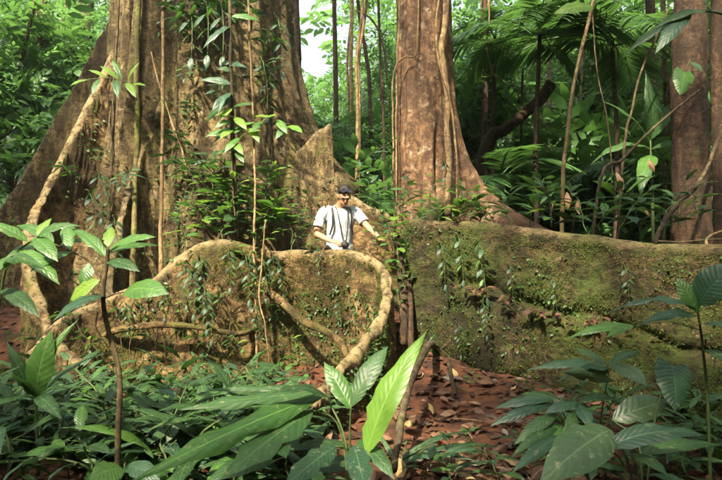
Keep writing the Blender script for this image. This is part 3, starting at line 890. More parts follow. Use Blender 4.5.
LAB = {
 'u1': ('understory_tree', 'slender tree with mid green crown behind the big trunks', 'tree'),
 'u2': ('understory_tree', 'tree with dark broad leaves behind the big trunks', 'tree'),
 'u3': ('understory_tree', 'tree with pale fine leaves behind the big trunks', 'tree'),
 'u4': ('young_tree', 'young tree with long green leaves behind the big trunks', 'tree'),
 'u5': ('understory_tree', 'narrow tree with dark leaves behind the big trunks', 'tree'),
 's1': ('forest_shrub', 'low mid green leafy shrub on the forest floor behind the big trunks', 'shrub'),
 's2': ('forest_shrub', 'low dark leafy shrub on the forest floor behind the big trunks', 'shrub'),
 's3': ('forest_shrub', 'low pale small-leaved shrub on the forest floor behind the big trunks', 'shrub'),
 'b1': ('broadleaf_bush', 'loose bush with large broad leaves behind the big trunks', 'shrub'),
}
def put_tree(key, px, Y, s=1.0, rz=None, dz=0.0, label=None):
    if key[0] == 'u' and 225 < px < 392 and Y > 11: s *= 0.52 if px < 335 else 0.8
    if px < 110 and key == 'b1': key = 's3'
    nm, lb, cat = LAB[key]
    loc = G(px, Y, dz)
    zone = ('left of the giant tree' if px < 190 else 'between the giant tree and the red-barked tree' if px < 420 else 'between the red-barked tree and the dark trunk' if px < 690 else 'beyond the dark trunk')
    zone = zone if Y < 13.5 else 'far ' + zone
    lb = lb.split(' behind')[0].replace(' on the forest floor', '')
    e = empty(nm, loc, lb + ' ' + zone, cat, cat + 's ' + zone)
    e.rotation_euler = (0, 0, rnd.uniform(0, 6.28) if rz is None else rz)
    e.scale = (s, s, s)
    obj('trunk', VAR[key][0], e)
    c = obj('crown', VAR[key][1], e)
    c['kind'] = 'stuff'
    return e

# rows of background growth, thinned round the sky gap
for Y0, Y1, cnt, keys, smin, smax in ((9.8, 11.5, 26, ['s1', 's2', 's3', 's3', 's1'], .7, 1.15), (11.5, 14.5, 28, ['s1', 's3', 's3', 'u4', 'b1'], .9, 1.3),
                                     (14, 18, 24, ['u4', 'u1', 'u3', 'u5', 'u3', 'u1'], .7, 1.0), (18, 24, 30, ['u1', 'u2', 'u3', 'u5', 'u3'], .9, 1.35)):
    for k in range(cnt):
        px = -120 + 960 * (k + rnd.uniform(0.1, 0.9)) / cnt
        Y = rnd.uniform(Y0, Y1)
        key = rnd.choice(keys)
        if px < 130 and key in ('u2', 'u5', 's2'): key = {'u2': 'u3', 'u5': 'u1', 's2': 's3'}[key]
        if px > 420 and Y0 < 12 and key == 's2': key = 's3'
        s = rnd.uniform(smin, smax)
        if Y0 >= 14 and rnd.random() < (0.35 if px < 130 else 0.22 if px > 440 else 0): continue
        put_tree(key, px, Y, s)
for px, Y, key, s in ((300, 13.5, 'u4', .75), (322, 16, 'u1', .55), (345, 12.5, 'u5', .72), (372, 13, 'u4', .95), (385, 16, 'u3', .8), (365, 11.2, 'b1', .8), (318, 11.0, 's3', 1.1),
                      (345, 10.4, 's1', 1.0), (376, 10.2, 's2', .9), (500, 13, 'u5', .9), (600, 15, 'u1', 1.0), (715, 12, 'u2', 1.0), (470, 14, 's3', 1.8), (505, 15, 's3', 2.2), (545, 14, 's3', 1.9), (585, 13.5, 's3', 2.0), (625, 15, 's3', 2.2), (660, 14, 's1', 2.0), (525, 17, 'u3', .9), (575, 18, 'u3', 1.0), (640, 17, 'u3', .9),
                      (690, 9.8, 'b1', .9), (470, 12.5, 'u4', 1.0), (10, 12, 'u3', .8), (60, 13, 'u1', .8), (100, 15, 'u3', .95), (20, 10.5, 'u4', .8)):
    put_tree(key, px, Y, s)

# far wood as one mass, plus unseen ring added behind camera to cut skylight
g = np.random.default_rng(77)
K = 26000
ang = g.uniform(-math.pi, math.pi, K)
ahead = np.abs(ang) < 1.05
dist = np.where(ahead, g.uniform(24, 40, K), g.uniform(11, 24, K))
fx, fy = dist * np.sin(ang), dist * np.cos(ang)
fz = g.uniform(0, 1, K) * np.where(ahead, 21, 0.66 * dist) + 0.5
pxs = 361 + F_PX * fx / fy
pys = 240 - F_PX * (fz - CAM_Z) / fy
nse = fbm(np.stack([fx * .35, fz * .35, fy * .2], -1), 3)
keep = ~ahead | (((((pxs - 309) / 25) ** 2 + ((pys - 0) / 80) ** 2) > 1 + nse * 0.9) & (nse > -0.04 - 0.2 * (pys > 70) - 0.1 * ((pxs > 330) & (pxs < 400))))
fx, fy, fz = fx[keep], fy[keep], fz[keep]
K = len(fx)
tv, tf = spray_tpl(g, 9, 0.36, 0.45)
v, f, r = cloud(tv, tf, np.stack([fx, fy, fz], -1), g.normal(0, 1, (K, 3)) * np.array([1, 1, .4]), np.tile([0, 0, 1.0], (K, 1)) + g.normal(0, .4, (K, 3)), g.uniform(.9, 1.7, K), g.uniform(0, 1, K))
tag(obj('far_forest_and_shade_ring', mesh('far_forest_and_shade_ring', v, f, rv=r, smooth=False, mat=M['cr_lite'])), 'mass of pale green forest foliage far behind the trees, plus an unseen ring added for shade', 'forest', kind='stuff')

# ------------------------------------------------------------------ palms
def frond_mesh(seed, L=1.0, nl=34, droop=0.5, wid=0.42, mat='cr_dark'):
    g = np.random.default_rng(seed)
    t = np.linspace(0, 1, 14)
    rc = np.stack([0 * t, t * L * (1 - .12 * t), 0.35 * t - droop * t ** 2.2], -1)
    mb_v, mb_f = tube_np(rc, np.linspace(.012, .003, 14), 5)
    lv, lf = lowleaf(0.085, 0.06, 0.2, 3)
    pos, d, sc = [], [], []
    for k in range(nl):
        tt = 0.16 + 0.84 * k / nl
        p = np.array([np.interp(tt, t, rc[:, i]) for i in range(3)])
        tg = np.array([0, 1, np.interp(tt, t, np.gradient(rc[:, 2], t))])
        for s in (-1, 1):
            pos.append(p); sc.append(wid * (0.35 + 0.75 * math.sin(math.pi * (0.1 + 0.85 * tt))) * g.uniform(.85, 1.1))
            d.append(np.array([s * 1.0, 0, -0.35 + g.uniform(-.15, .15)]) + 0.75 * tg / np.linalg.norm(tg))
    v, f, r = cloud(lv, lf, np.array(pos), np.array(d), np.tile([0, 0.2, 1.0], (len(pos), 1)), np.array(sc), g.uniform(0, 1, len(pos)))
    fl = [tuple(q) for q in (f + len(mb_v)).tolist()]
    vv = np.vstack([mb_v, v])
    return mesh('frond', vv, mb_f + fl, rv=np.concatenate([np.zeros(len(mb_v)), r]), smooth=False, mat=M[mat])
FR = [frond_mesh(1, droop=.5), frond_mesh(2, droop=.75), frond_mesh(3, droop=.35)]
FRL = [frond_mesh(4, droop=.5, mat='cr_mid'), frond_mesh(5, droop=.7, mat='cr_mid')]
def palm(px, Y, H, n, L, label, fr=None, tr=0.045, seed=0):
    g = random.Random(seed)
    fr = fr or FR
    b = G(px, Y)
    e = empty('understory_palm', b, label, 'palm')
    c = catmull([(0, 0, -.2), (g.uniform(-.1, .1), 0, H * .5), (0, 0, H)], 12)
    v, f = tube_np(c, np.linspace(tr, tr * .7, 12), 8)
    obj('trunk', mesh('trunk', v, f, mat=M['dark']), e)
    for k in range(n):
        o = obj('frond', fr[k % len(fr)], e, (0, 0, H - 0.02 * k))
        o.rotation_euler = (g.uniform(-.25, .55), g.uniform(-.2, .2), k * 2.4 + g.uniform(-.3, .3))
        s = L * g.uniform(.85, 1.1)
        o.scale = (s, s, s)
    return e
palm(540, 8.9, 4.5, 8, 1.7, 'dark palm with drooping feathery fronds over the leaning dead trunk', seed=1)
palm(612, 8.8, 4.3, 9, 1.8, 'dark palm with long feathery fronds above the slanting bare branch', seed=2)
palm(495, 10.5, 5.0, 8, 1.7, 'tall palm whose fronds hang just right of the red-barked tree', seed=4)
palm(700, 10.0, 3.6, 8, 1.5, 'palm with fronds partly behind the dark brown trunk', seed=5)
palm(575, 10.8, 2.3, 9, 1.6, 'low green palm between the two dark palms', FRL, seed=13)
palm(650, 10.6, 2.6, 9, 1.6, 'low green palm behind the slanting bare branch', FRL, seed=14)
palm(500, 9.6, 2.2, 8, 1.3, 'low green palm by the flare of the red-barked tree', FRL, seed=15)
palm(18, 9.8, 1.3, 11, 1.3, 'small palm with pale green fronds left of the giant tree', FRL, seed=6)
palm(62, 11.5, 1.5, 10, 1.2, 'small pale palm at the foot of the thin dark tree', FRL, seed=7)
palm(372, 11.5, 1.9, 10, 1.3, 'low green palm between the person and the red-barked tree', FRL, seed=8)
palm(330, 14.5, 3.9, 10, 1.7, 'dark palm hanging below the bright sky gap', seed=9)

# ------------------------------------------------------------------ upper canopy of the big trees: gaps cut along sun rays to the LIT spots
LIT = [(135, 50, 7.1, 1.0), (150, 130, 7.0, .7), (200, 60, 7.1, .5), (245, 70, 7.3, .5), (105, 150, 7.0, .4), (205, 140, 7.0, .4), (120, 190, 6.8, .3), (232, 150, 7.2, .45), (215, 250, 6, .30), (300, 285, 6.3, .34), (375, 265, 6.1, .22), (345, 355, 4.7, .2), (385, 290, 5.7, .2), (366, 330, 5.0, .2), (320, 385, 4.2, .2), (395, 240, 6.8, .2), (338, 205, 6.9, .62),
       (295, 175, 8, .5), (360, 205, 7.8, .3), (425, 240, 6.2, .22), (500, 232, 5.6, .2), (600, 242, 5.1, .25), (415, 70, 8.3, .5), (430, 140, 8.2, .3), (400, 385, 2.85, .12), 
       (70, 300, 5.6, .3), (150, 345, 5.6, .25), (50, 240, 3.8, .3), (690, 200, 7, .2), (690, 285, 4.7, .3), (120, 265, 2.8, .22), (265, 130, 6.3, .35), (100, 80, 6.6, .4), (240, 330, 5.7, .25),
       (470, 205, 5.9, .2), (60, 150, 7.2, .3), (45, 195, 6.8, .25), (85, 105, 7.3, .3), (30, 230, 6.4, .25), (100, 330, 5.5, .3), (200, 320, 5.7, .3), (190, 265, 5.9, .3), (245, 270, 6.1, .3), (320, 270, 6.3, .3), (560, 262, 5.3, .25), (640, 270, 4.9, .25), (450, 300, 5.8, .25)]
g = np.random.default_rng(5)
K = 11500
cz_ = g.uniform(8.5, 13.5, K)
cx_ = g.uniform(-14, 10, K)
cy_ = g.uniform(-13, 3.5, K)
pos = np.stack([cx_, cy_, cz_], -1)
hx_, hy_ = cx_ + .333 * (cz_ - 1.5), cy_ + .813 * (cz_ - 1.5)
keep = (hy_ < 8.4) | (hx_ < -1.2)
sv = np.array(SUN)
for px, py, Y, rr in LIT:
    q = np.array(P(px, py, Y))
    dlt = pos - q
    al = dlt @ sv
    dd = np.linalg.norm(dlt - al[:, None] * sv, axis=1)
    keep &= ~((dd < rr + 0.68) & (g.uniform(0, 1, K) < 0.97))
pos = pos[keep]; K = len(pos)
Vs, Fs, Rs, off = [], [], [], 0
for h in range(3):
    tv, tf = spray_tpl(g, 9, 0.36, 0.42)
    q = pos[h::3]; k = len(q)
    v, f, r = cloud(tv, tf, q, g.normal(0, 1, (k, 3)) * np.array([1, 1, .3]), np.tile([0, 0, 1.0], (k, 1)) + g.normal(0, .35, (k, 3)), g.uniform(.45, .8, k), g.uniform(0, 1, k))
    Vs.append(v); Fs.append(f + off); Rs.append(r); off += len(v)
cr = obj('crown', mesh('crown', np.vstack(Vs) - np.array(giant.location), np.vstack(Fs), rv=np.concatenate(Rs), smooth=False, mat=M['cr_mid']), giant)  # unseen crown, spread wide to shade the scene and opened for sun patches
cr['kind'] = 'stuff'
mb = MB()
gl = np.array(giant.location)
for k in range(14):
    e = np.array([g.uniform(-15, 3), g.uniform(-8, 3), g.uniform(10.5, 12.5)])
    st = np.array([GX + g.uniform(-.4, .6), GY - 0.9, g.uniform(10.5, 15)])
    mb.tube(catmull([st - gl, (st + e) / 2 + np.array([0, 0, 1.2]) - gl, e - gl], 14), np.linspace(.14, .025, 14), 7)
obj('limb', mb.mesh('limb', M['giant']), giant)
v, f, r, cl = crown_np(91, 4.0, 2.4, 330, 0.9, 22, cz=15.0)
cr = obj('crown', mesh('crown', v, f, rv=r, smooth=False, mat=M['cr_mid']), redt, (0, 0, 0)); cr['kind'] = 'stuff'
v, f, r, cl = crown_np(92, 2.4, 1.8, 420, 0.8, 14, cz=10.5)
cr = obj('crown', mesh('crown', v, f, rv=r, smooth=False, mat=M['cr_dark']), dark_tree, (0, 0, 0)); cr['kind'] = 'stuff'

# ------------------------------------------------------------------ foreground plants with large leaves
CAMN = (0, -1, 0.55)
def LV(b, t, w, kind='lance', mat='deep', n=(0, -0.55, 1)):
    return (P(*b), P(*t), w, kind, mat, n)

herb('large_leaf_herb', 'big-leaved herb with one upright luminous yellow-green blade and dark leaves', 'plant', G(352, 2.95), [
    ([G(352, 2.95), P(350, 440, 2.85), P(351, 405, 2.8)], .008), ([G(352, 2.95), P(360, 470, 2.8), P(367, 450, 2.75)], .009), ([G(352, 2.95), P(345, 440, 2.9), P(324, 393, 3.0)], .008),
    ([G(352, 2.95), P(340, 430, 2.95), P(313, 408, 2.9)], .007), ([G(352, 2.95), P(348, 455, 2.85), P(336, 446, 2.8)], .006)],
    [LV((366, 455, 2.75), (428, 329, 2.95), .17, 'lance', 'bright', (-.75, -1, .35)),
     LV((351, 407, 2.8), (388, 346, 2.95), .115, 'ellip', 'deep', (-.3, -1, .7)), LV((351, 409, 2.8), (324, 362, 2.95), .11, 'ellip2', 'mid', (.5, -1, .5)),
     LV((326, 394, 3.0), (126, 484, 2.15), .14, 'flat', 'mid', (0.1, -.7, 1)), LV((322, 394, 3.0), (176, 410, 2.7), .10, 'flat', 'deep'),
     LV((322, 392, 3.05), (203, 390, 3.2), .07, 'flat', 'deep'), LV((313, 410, 2.9), (220, 480, 2.3), .17, 'flat', 'deep', (-.2, -.9, .8)),
     LV((336, 446, 2.8), (283, 488, 2.35), .13, 'flat', 'teal', (0, -.7, .8)), LV((354, 445, 2.82), (366, 492, 2.45), .13, 'flat', 'teal', (0, -.8, .6)), LV((357, 440, 2.9), (395, 480, 2.6), .10, 'ellip', 'deep'),
     LV((330, 400, 2.95), (262, 398, 2.7), .10, 'lance2', 'deep'), LV((335, 408, 2.95), (372, 380, 3.3), .08, 'ellip', 'deep')])
herb('strap_leaf_herb', 'low herb with narrow dark arching leaves on the leaf litter', 'plant', G(398, 3.72), [([G(398, 3.72), P(399, 463, 3.66)], .008)],
    [LV((398, 462, 3.67), (482, 431, 3.80), .055, 'long', 'deep', (0, -.4, 1)), LV((400, 464, 3.65), (480, 462, 3.40), .06, 'long', 'teal'), LV((402, 463, 3.65), (505, 448, 3.65), .05, 'long', 'deep'),
     LV((399, 464, 3.65), (440, 440, 3.95), .05, 'lance', 'deep'), LV((396, 464, 3.65), (375, 430, 3.85), .04, 'lance', 'deep')])
herb('mottled_leaf_plant', 'plant with large spotted mottled leaves and a blue-green heart leaf', 'plant', G(640, 2.7), [
    ([G(640, 2.7), P(630, 470, 2.6), P(612, 432, 2.6)], .008), ([G(640, 2.7), P(625, 470, 2.55), P(606, 447, 2.5)], .007), ([G(640, 2.7), P(640, 450, 2.75), P(613, 420, 2.88)], .006), ([G(640, 2.7), P(655, 420, 2.8), P(672, 366, 2.9)], .006)],
    [LV((611, 430, 2.6), (539, 484, 2.25), .21, 'ellip', 'mottled', (-.2, -.8, .8)), LV((604, 448, 2.5), (708, 436, 2.45), .12, 'long', 'teal', (0, -.6, 1)),
     LV((612, 420, 2.88), (668, 401, 2.95), .15, 'ellip', 'mottled', (.1, -.9, .8)), LV((672, 366, 2.9), (675, 411, 2.75), .20, 'heart', 'teal', (0, -1, .35)),
     LV((626, 455, 2.6), (668, 476, 2.3), .09, 'ellip', 'deep'), LV((640, 455, 2.6), (722, 446, 2.7), .08, 'lance', 'deep')])
herb('toothed_leaf_plant', 'plant with spreading narrow leaves against the base of the mossy plank', 'plant', G(606, 3.5), [
    ([G(606, 3.5), P(600, 430, 3.35), P(609, 370, 3.2)], .006)],
    [LV((609, 369, 3.2), (524, 371, 3.2), .085, 'lance', 'teal'), LV((609, 372, 3.2), (556, 383, 3.0), .075, 'lance2', 'teal'), LV((611, 364, 3.2), (647, 386, 3.0), .15, 'ellip', 'mottled', (.3, -.9, .7)),
     LV((607, 366, 3.25), (574, 348, 3.4), .07, 'ellip', 'deep'), LV((606, 375, 3.2), (563, 372, 2.95), .10, 'heart', 'mottled', (0, -1, .4)), LV((608, 366, 3.3), (640, 352, 3.5), .07, 'ellip', 'deep')])
herb('pinnate_seedling', 'low seedling with ribbed blue-green leaflets on the red soil', 'plant', G(572, 3.05), [
    ([G(572, 3.05), P(568, 430, 3.0), P(556, 400, 3.05)], .005), ([G(572, 3.05), P(575, 430, 2.95), P(578, 405, 3.0)], .004)],
    [LV((554, 400, 3.05), (494, 409, 3.05), .075, 'ellip', 'teal'), LV((556, 405, 3.05), (489, 427, 2.95), .075, 'ellip', 'teal'), LV((558, 414, 3.0), (514, 445, 2.85), .08, 'ellip', 'deep'),
     LV((562, 425, 3.0), (511, 457, 2.75), .07, 'ellip', 'deep'), LV((566, 435, 2.95), (511, 474, 2.65), .08, 'ellip', 'teal'), LV((557, 401, 3.1), (520, 394, 3.25), .07, 'ellip', 'deep'),
     LV((578, 404, 3.0), (545, 413, 2.95), .075, 'ellip', 'teal'), LV((578, 405, 3.0), (590, 428, 2.85), .085, 'ellip', 'teal', (0, -1, .5)), LV((577, 410, 3.0), (563, 438, 2.85), .07, 'ellip', 'deep', (0, -1, .5)),
     LV((579, 403, 3.02), (612, 397, 3.15), .07, 'ellip', 'deep'), LV((570, 430, 2.95), (535, 436, 2.9), .07, 'ellip', 'mid')])
herb('tall_leafy_shoot', 'tall thin shoot with long blue-green leaves before the right end of the plank', 'plant', G(712, 2.8), [
    ([G(712, 2.8), P(708, 410, 2.8), P(703, 350, 2.75), P(697, 305, 2.7)], .009), ([P(700, 330, 2.72), P(670, 322, 2.85), P(632, 326, 3.05)], .004)],
    [LV((697, 308, 2.7), (604, 315, 2.75), .075, 'lance2', 'teal'), LV((699, 318, 2.7), (636, 326, 2.5), .08, 'lance', 'teal'), LV((697, 305, 2.7), (735, 262, 2.6), .17, 'ellip', 'teal', (-.4, -.9, .7)),
     LV((698, 312, 2.7), (676, 277, 2.75), .09, 'ellip', 'mid', (-.4, -1, .5)), LV((700, 325, 2.72), (740, 330, 2.5), .10, 'ellip', 'teal'), LV((632, 327, 3.05), (566, 339, 3.1), .085, 'lance', 'mid'), LV((634, 326, 3.05), (606, 338, 2.9), .06, 'ellip', 'mid'),
     LV((703, 350, 2.75), (745, 372, 2.5), .09, 'ellip', 'deep')])
herb('young_sapling', 'young sapling with crooked dark stem and sunlit leaves before the root wall', 'sapling', G(118, 2.75), [
    ([G(118, 2.75), P(118, 440, 2.7), P(120, 390, 2.7), P(117, 362, 2.72), P(107, 325, 2.75), P(103, 295, 2.75), P(107, 262, 2.75), P(108, 248, 2.75)], .016),
    ([P(104, 290, 2.75), P(90, 262, 2.9), P(72, 252, 3.0), P(50, 242, 3.1)], .006), ([P(105, 298, 2.75), P(115, 294, 2.7), P(124, 292, 2.65)], .005)],
    [LV((108, 250, 2.75), (156, 237, 2.7), .10, 'ellip', 'mid'), LV((107, 254, 2.75), (160, 246, 3.0), .085, 'ellip', 'mid'), LV((107, 258, 2.75), (70, 228, 2.95), .07, 'lance', 'mid'), LV((105, 296, 2.75), (52, 322, 2.45), .085, 'lance', 'teal'),
     LV((124, 292, 2.65), (169, 294, 2.5), .13, 'ellip', 'mid', (0, -.8, .8)), LV((100, 280, 2.78), (68, 305, 2.8), .10, 'ellip', 'lime', (-.2, -.9, .7)), LV((72, 252, 3.0), (30, 272, 2.8), .10, 'ellip', 'mid'),
     LV((70, 250, 3.0), (68, 222, 3.2), .08, 'ellip', 'mid'), LV((52, 243, 3.1), (5, 258, 2.9), .10, 'ellip', 'mid'), LV((54, 242, 3.1), (15, 226, 3.3), .09, 'lance', 'mid'), LV((60, 246, 3.05), (92, 240, 3.2), .07, 'ellip', 'mid'),
     LV((108, 247, 2.75), (112, 226, 2.9), .06, 'lance', 'lime'), LV((92, 262, 2.9), (82, 290, 2.85), .08, 'ellip', 'mid', (0, -1, .5)), LV((107, 262, 2.75), (140, 272, 2.65), .08, 'ellip', 'deep'), LV((104, 270, 2.76), (126, 258, 2.95), .06, 'ellip', 'mid')], 'darkvine')
herb('overhanging_shoot', 'leafy shoot with arching bright-backed leaves beside the young sapling', 'plant', G(-10, 3.0), [
    ([G(-10, 3.0), P(-8, 380, 3.0), P(0, 300, 3.0), P(10, 260, 2.95), P(38, 236, 2.9)], .009)],
    [LV((36, 238, 2.9), (82, 226, 2.9), .09, 'lance2', 'mid'), LV((34, 238, 2.9), (58, 262, 2.75), .09, 'ellip', 'mid'), LV((28, 242, 2.9), (-18, 222, 2.9), .08, 'lance', 'mid'), LV((20, 250, 2.93), (60, 285, 2.8), .10, 'ellip', 'mid'),
     LV((14, 256, 2.95), (-20, 285, 2.8), .09, 'ellip', 'mid'), LV((6, 272, 2.98), (50, 272, 2.6), .075, 'lance2', 'deep'), LV((2, 290, 3.0), (40, 318, 2.8), .09, 'ellip', 'deep'), LV((0, 300, 3.0), (-30, 320, 2.9), .09, 'ellip', 'deep'), LV((38, 236, 2.9), (52, 218, 3.0), .06, 'lance', 'lime')])
herb('broad_blade_plant', 'plant with broad ribbed upright blades beside the low root wall', 'plant', G(38, 3.5), [([G(38, 3.5), P(37, 430, 3.48), P(36, 397, 3.45)], .012)],
    [LV((36, 398, 3.45), (52, 330, 3.4), .17, 'ellip', 'mid', (.2, -1, .3)), LV((38, 398, 3.45), (80, 318, 3.5), .07, 'lance2', 'mid', (-.5, -1, .4)), LV((34, 398, 3.45), (2, 372, 3.2), .10, 'ellip', 'mid'), LV((34, 396, 3.45), (6, 340, 3.4), .09, 'lance', 'deep', (.4, -1, .4)),
     LV((36, 398, 3.4), (62, 420, 3.0), .09, 'ellip', 'deep'), LV((40, 396, 3.5), (110, 352, 3.7), .06, 'long', 'deep'), LV((33, 399, 3.4), (-12, 410, 3.0), .1, 'ellip', 'deep')])
herb('low_broad_leaf', 'single broad bright leaf on a short stalk at the foot of the sapling', 'plant', G(130, 2.75), [([G(130, 2.75), P(126, 470, 2.6), P(124, 468, 2.55)], .005)],
    [LV((122, 468, 2.55), (90, 480, 2.4), .14, 'ellip', 'mid', (0, -.8, .8)), LV((126, 466, 2.6), (160, 480, 2.5), .1, 'ellip', 'teal')])

# ------------------------------------------------------------------ copied plants
PR = {}
PR['lance'] = proto_plant('lance_leaf_herb', 10, .42, .24, 'lance', ['deep', 'teal', 'deep'], .15, 'spiral', 1, up=.2)
PR['lance2'] = proto_plant('lance_leaf_herb', 9, .34, .21, 'ellip', ['teal', 'deep'], .2, 'spiral', 2, up=.1)
PR['dist'] = proto_plant('two_ranked_herb', 11, .5, .19, 'lance', ['deep', 'teal', 'mid'], .38, 'arch', 3, up=.2)
PR['seed'] = proto_plant('broadleaf_seedling', 8, .30, .16, 'ellip', ['mid', 'deep', 'mid'], .08, 'spiral', 4, up=.25)
PR['seedb'] = proto_plant('broadleaf_seedling', 10, .40, .17, 'ellip2', ['mid', 'lime', 'mid', 'deep'], .12, 'spiral', 5, up=.15)
PR['bright'] = proto_plant('bright_sapling', 11, .55, .24, 'ellip', ['lime', 'mid', 'bright'], .22, 'arch', 6, up=.15)
PR['hang'] = proto_plant('hanging_vine', 12, .65, .13, 'ellip', ['deep', 'mid', 'teal'], .12, 'arch', 7, up=.1, hang=True)
PR['climb'] = proto_plant('climbing_plant', 16, .9, .10, 'ellip', ['deep', 'mid', 'teal'], .10, 'arch', 8, up=.1, r=.004, start=.05)
PR['big'] = proto_plant('broadleaf_rosette', 8, .30, .42, 'oblance', ['deep', 'mid', 'teal'], .06, 'spiral', 9, up=.5, start=.1)

PR['strap'] = proto_plant('long_leaf_herb', 8, .34, .62, 'long', ['deep', 'mid', 'deep'], .05, 'spiral', 10, up=.55, start=.2, wid=.16)
PR['tuft'] = proto_plant('trunk_epiphyte', 14, .35, .30, 'lance', ['deep', 'teal', 'mid'], .3, 'spiral', 11, up=-.15, start=.0)
g2 = random.Random(21)
for px, Y, s, rz, lb in ((165, 3.35, 1.0, .4, 'tuft of long strap leaves right of the young sapling'), (235, 3.5, .95, 2.2, 'tuft of long strap leaves left of the big-leaved herb'), (70, 3.4, .9, 4.0, 'tuft of long strap leaves below the broad ribbed blades'), (205, 4.2, .9, 1.0, 'tuft of long strap leaves halfway to the root wall'), (110, 4.3, .8, 3.0, 'tuft of long strap leaves behind the sapling stem'), (10, 3.9, .9, 5.0, 'tuft of long strap leaves under the overhanging shoot'), (300, 3.3, .6, 5.5, 'small tuft of strap leaves by the rim end of the fin')):
    place(PR['strap'], G(px, Y), s, rz, (0, 0), lb)
for px, py, Y, s, rz in ((178, 6, 6.95, 1.0, 0), (192, -4, 6.9, 1.1, 1), (206, 12, 6.85, 1.0, 2), (218, 2, 6.75, 1.0, 3), (200, 30, 6.9, .9, 4), (186, 34, 6.95, .7, 5), (184, 78, 7.0, .6, 0), (188, 112, 6.95, .6, 2), (182, 146, 6.9, .7, 3), (190, 176, 6.8, .8, 4), (205, 165, 6.8, .7, 1), (265, 45, 7.3, .9, 2), (250, 15, 7.1, .9, 3), (272, 80, 7.4, .8, 5), (215, 95, 6.85, .6, 1), (98, 160, 6.95, .6, 2), (120, 185, 6.6, .6, 0), (72, 175, 6.7, .5, 4)):
    place(PR['tuft'], P(px, py, Y), s, rz, (.5, 0), 'tuft of dark drooping leaves clinging to the giant trunk', 'plant', 'epiphyte tufts on the giant trunk')
# ground cover, lower left
cnt = 0
while cnt < 150:
    px = g2.uniform(-30, 300); Y = g2.uniform(3.1, 5.4)
    if px > 235 and Y > 4.9: continue
    if px > 260 and g2.random() < .5: continue
    k = ['lance', 'lance2', 'dist', 'big', 'lance', 'seed', 'dist'][cnt % 7]
    lb = {'lance': 'dark narrow-leaved herb in the thicket below the low root wall', 'lance2': 'dark oval-leaved herb in the thicket below the low root wall', 'dist': 'dark arching herb with two-ranked leaves below the low root wall', 'big': 'broad-leaved rosette below the low root wall', 'seed': 'small green seedling below the low root wall'}[k]
    zn = 'beside the broad ribbed blades' if px < 85 else 'around the young sapling' if px < 180 else 'left of the big-leaved herb'
    place(PR[k], G(px, Y), (g2.uniform(.55, .85) if k == 'big' else g2.uniform(.7, 1.6)) * (1.1 - .20 * (Y - 3.1)), g2.uniform(0, 6.28), (g2.uniform(-.25, .25), g2.uniform(-.1, .4)), lb.replace('in the thicket below the low root wall', zn).replace('below the low root wall', zn), 'plant', 'low herbs ' + zn)
    cnt += 1
for px, Y, k, s, lb in ((292, 4.6, 'seedb', 1.0, 'bright seedling in the hollow left of the curling fin'), (312, 4.4, 'seed', .9, 'small seedling close to the lower edge of the curling fin'), (275, 4.9, 'dist', .9, 'arching seedling at the foot of the upright brown stem'),
                        (335, 5.3, 'seed', .6, 'tiny seedling inside the bend of the curling fin'), (470, 4.8, 'seed', .45, 'tiny seedling on red soil before the plank'), (405, 3.5, 'seed', .3, 'tiny pale seedling beside the yellow-green blade'),
                        (225, 4.6, 'lance2', 1.0, 'leafy herb leaning on the root wall'), (530, 3.5, 'lance2', .6, 'small dark herb left of the mottled plant'), (665, 3.2, 'lance2', .8, 'dark herb under the blue-green heart leaf'), (715, 3.3, 'lance', .9, 'dark herb at the foot of the tall leafy shoot'),
                        (590, 3.1, 'lance2', .6, 'dark herb between the mottled plant and the ribbed seedling'), (655, 4.0, 'seed', .7, 'small seedling under the right part of the plank')):
    place(PR[k], G(px, Y + .4), s * 1.1, g2.uniform(0, 6.28), (0, 0), lb)
for px, Y, k, s, lb in ((425, 2.85, 'dist', .8, 'arching dark herb on the litter right of the yellow-green blade'), (450, 2.75, 'lance', .6, 'narrow-leaved herb on the litter beside the strap leaves'), (500, 2.8, 'lance2', .7, 'oval-leaved herb on the litter left of the ribbed seedling'), (690, 2.75, 'lance', .8, 'narrow-leaved herb below the mottled leaves'), (470, 3.2, 'seed', .6, 'small seedling amid the fallen leaves'),
                        (625, 3.6, 'dist', .9, 'arching herb under the plank behind the toothed leaves'), (540, 4.3, 'lance2', .7, 'oval-leaved herb at the overhung foot of the plank'), (700, 3.9, 'dist', 1.0, 'arching herb under the right end of the plank'), (580, 4.0, 'seed', .8, 'seedling in the shade of the plank')):
    place(PR[k], G(px, Y + .55), s * 1.1, g2.uniform(0, 6.28), (0, 0), lb)
for k_ in range(26):
    px, Y = g2.uniform(500, 760), g2.uniform(3.3, 4.6)
    if px < 560 and Y > 4.2: continue
    k = ['lance', 'lance2', 'dist', 'seed', 'lance2', 'big'][k_ % 6]
    lb = {'lance': 'dark narrow-leaved herb', 'lance2': 'dark oval-leaved herb', 'dist': 'dark arching two-ranked herb', 'seed': 'green seedling', 'big': 'broad-leaved rosette'}[k]
    place(PR[k], G(px, Y), (g2.uniform(.5, .75) if k == 'big' else g2.uniform(.7, 1.3)), g2.uniform(0, 6.28), (g2.uniform(-.2, .2), g2.uniform(-.3, .2)), lb + ' in the dark undergrowth below the mossy plank', 'plant', 'undergrowth below the mossy plank')
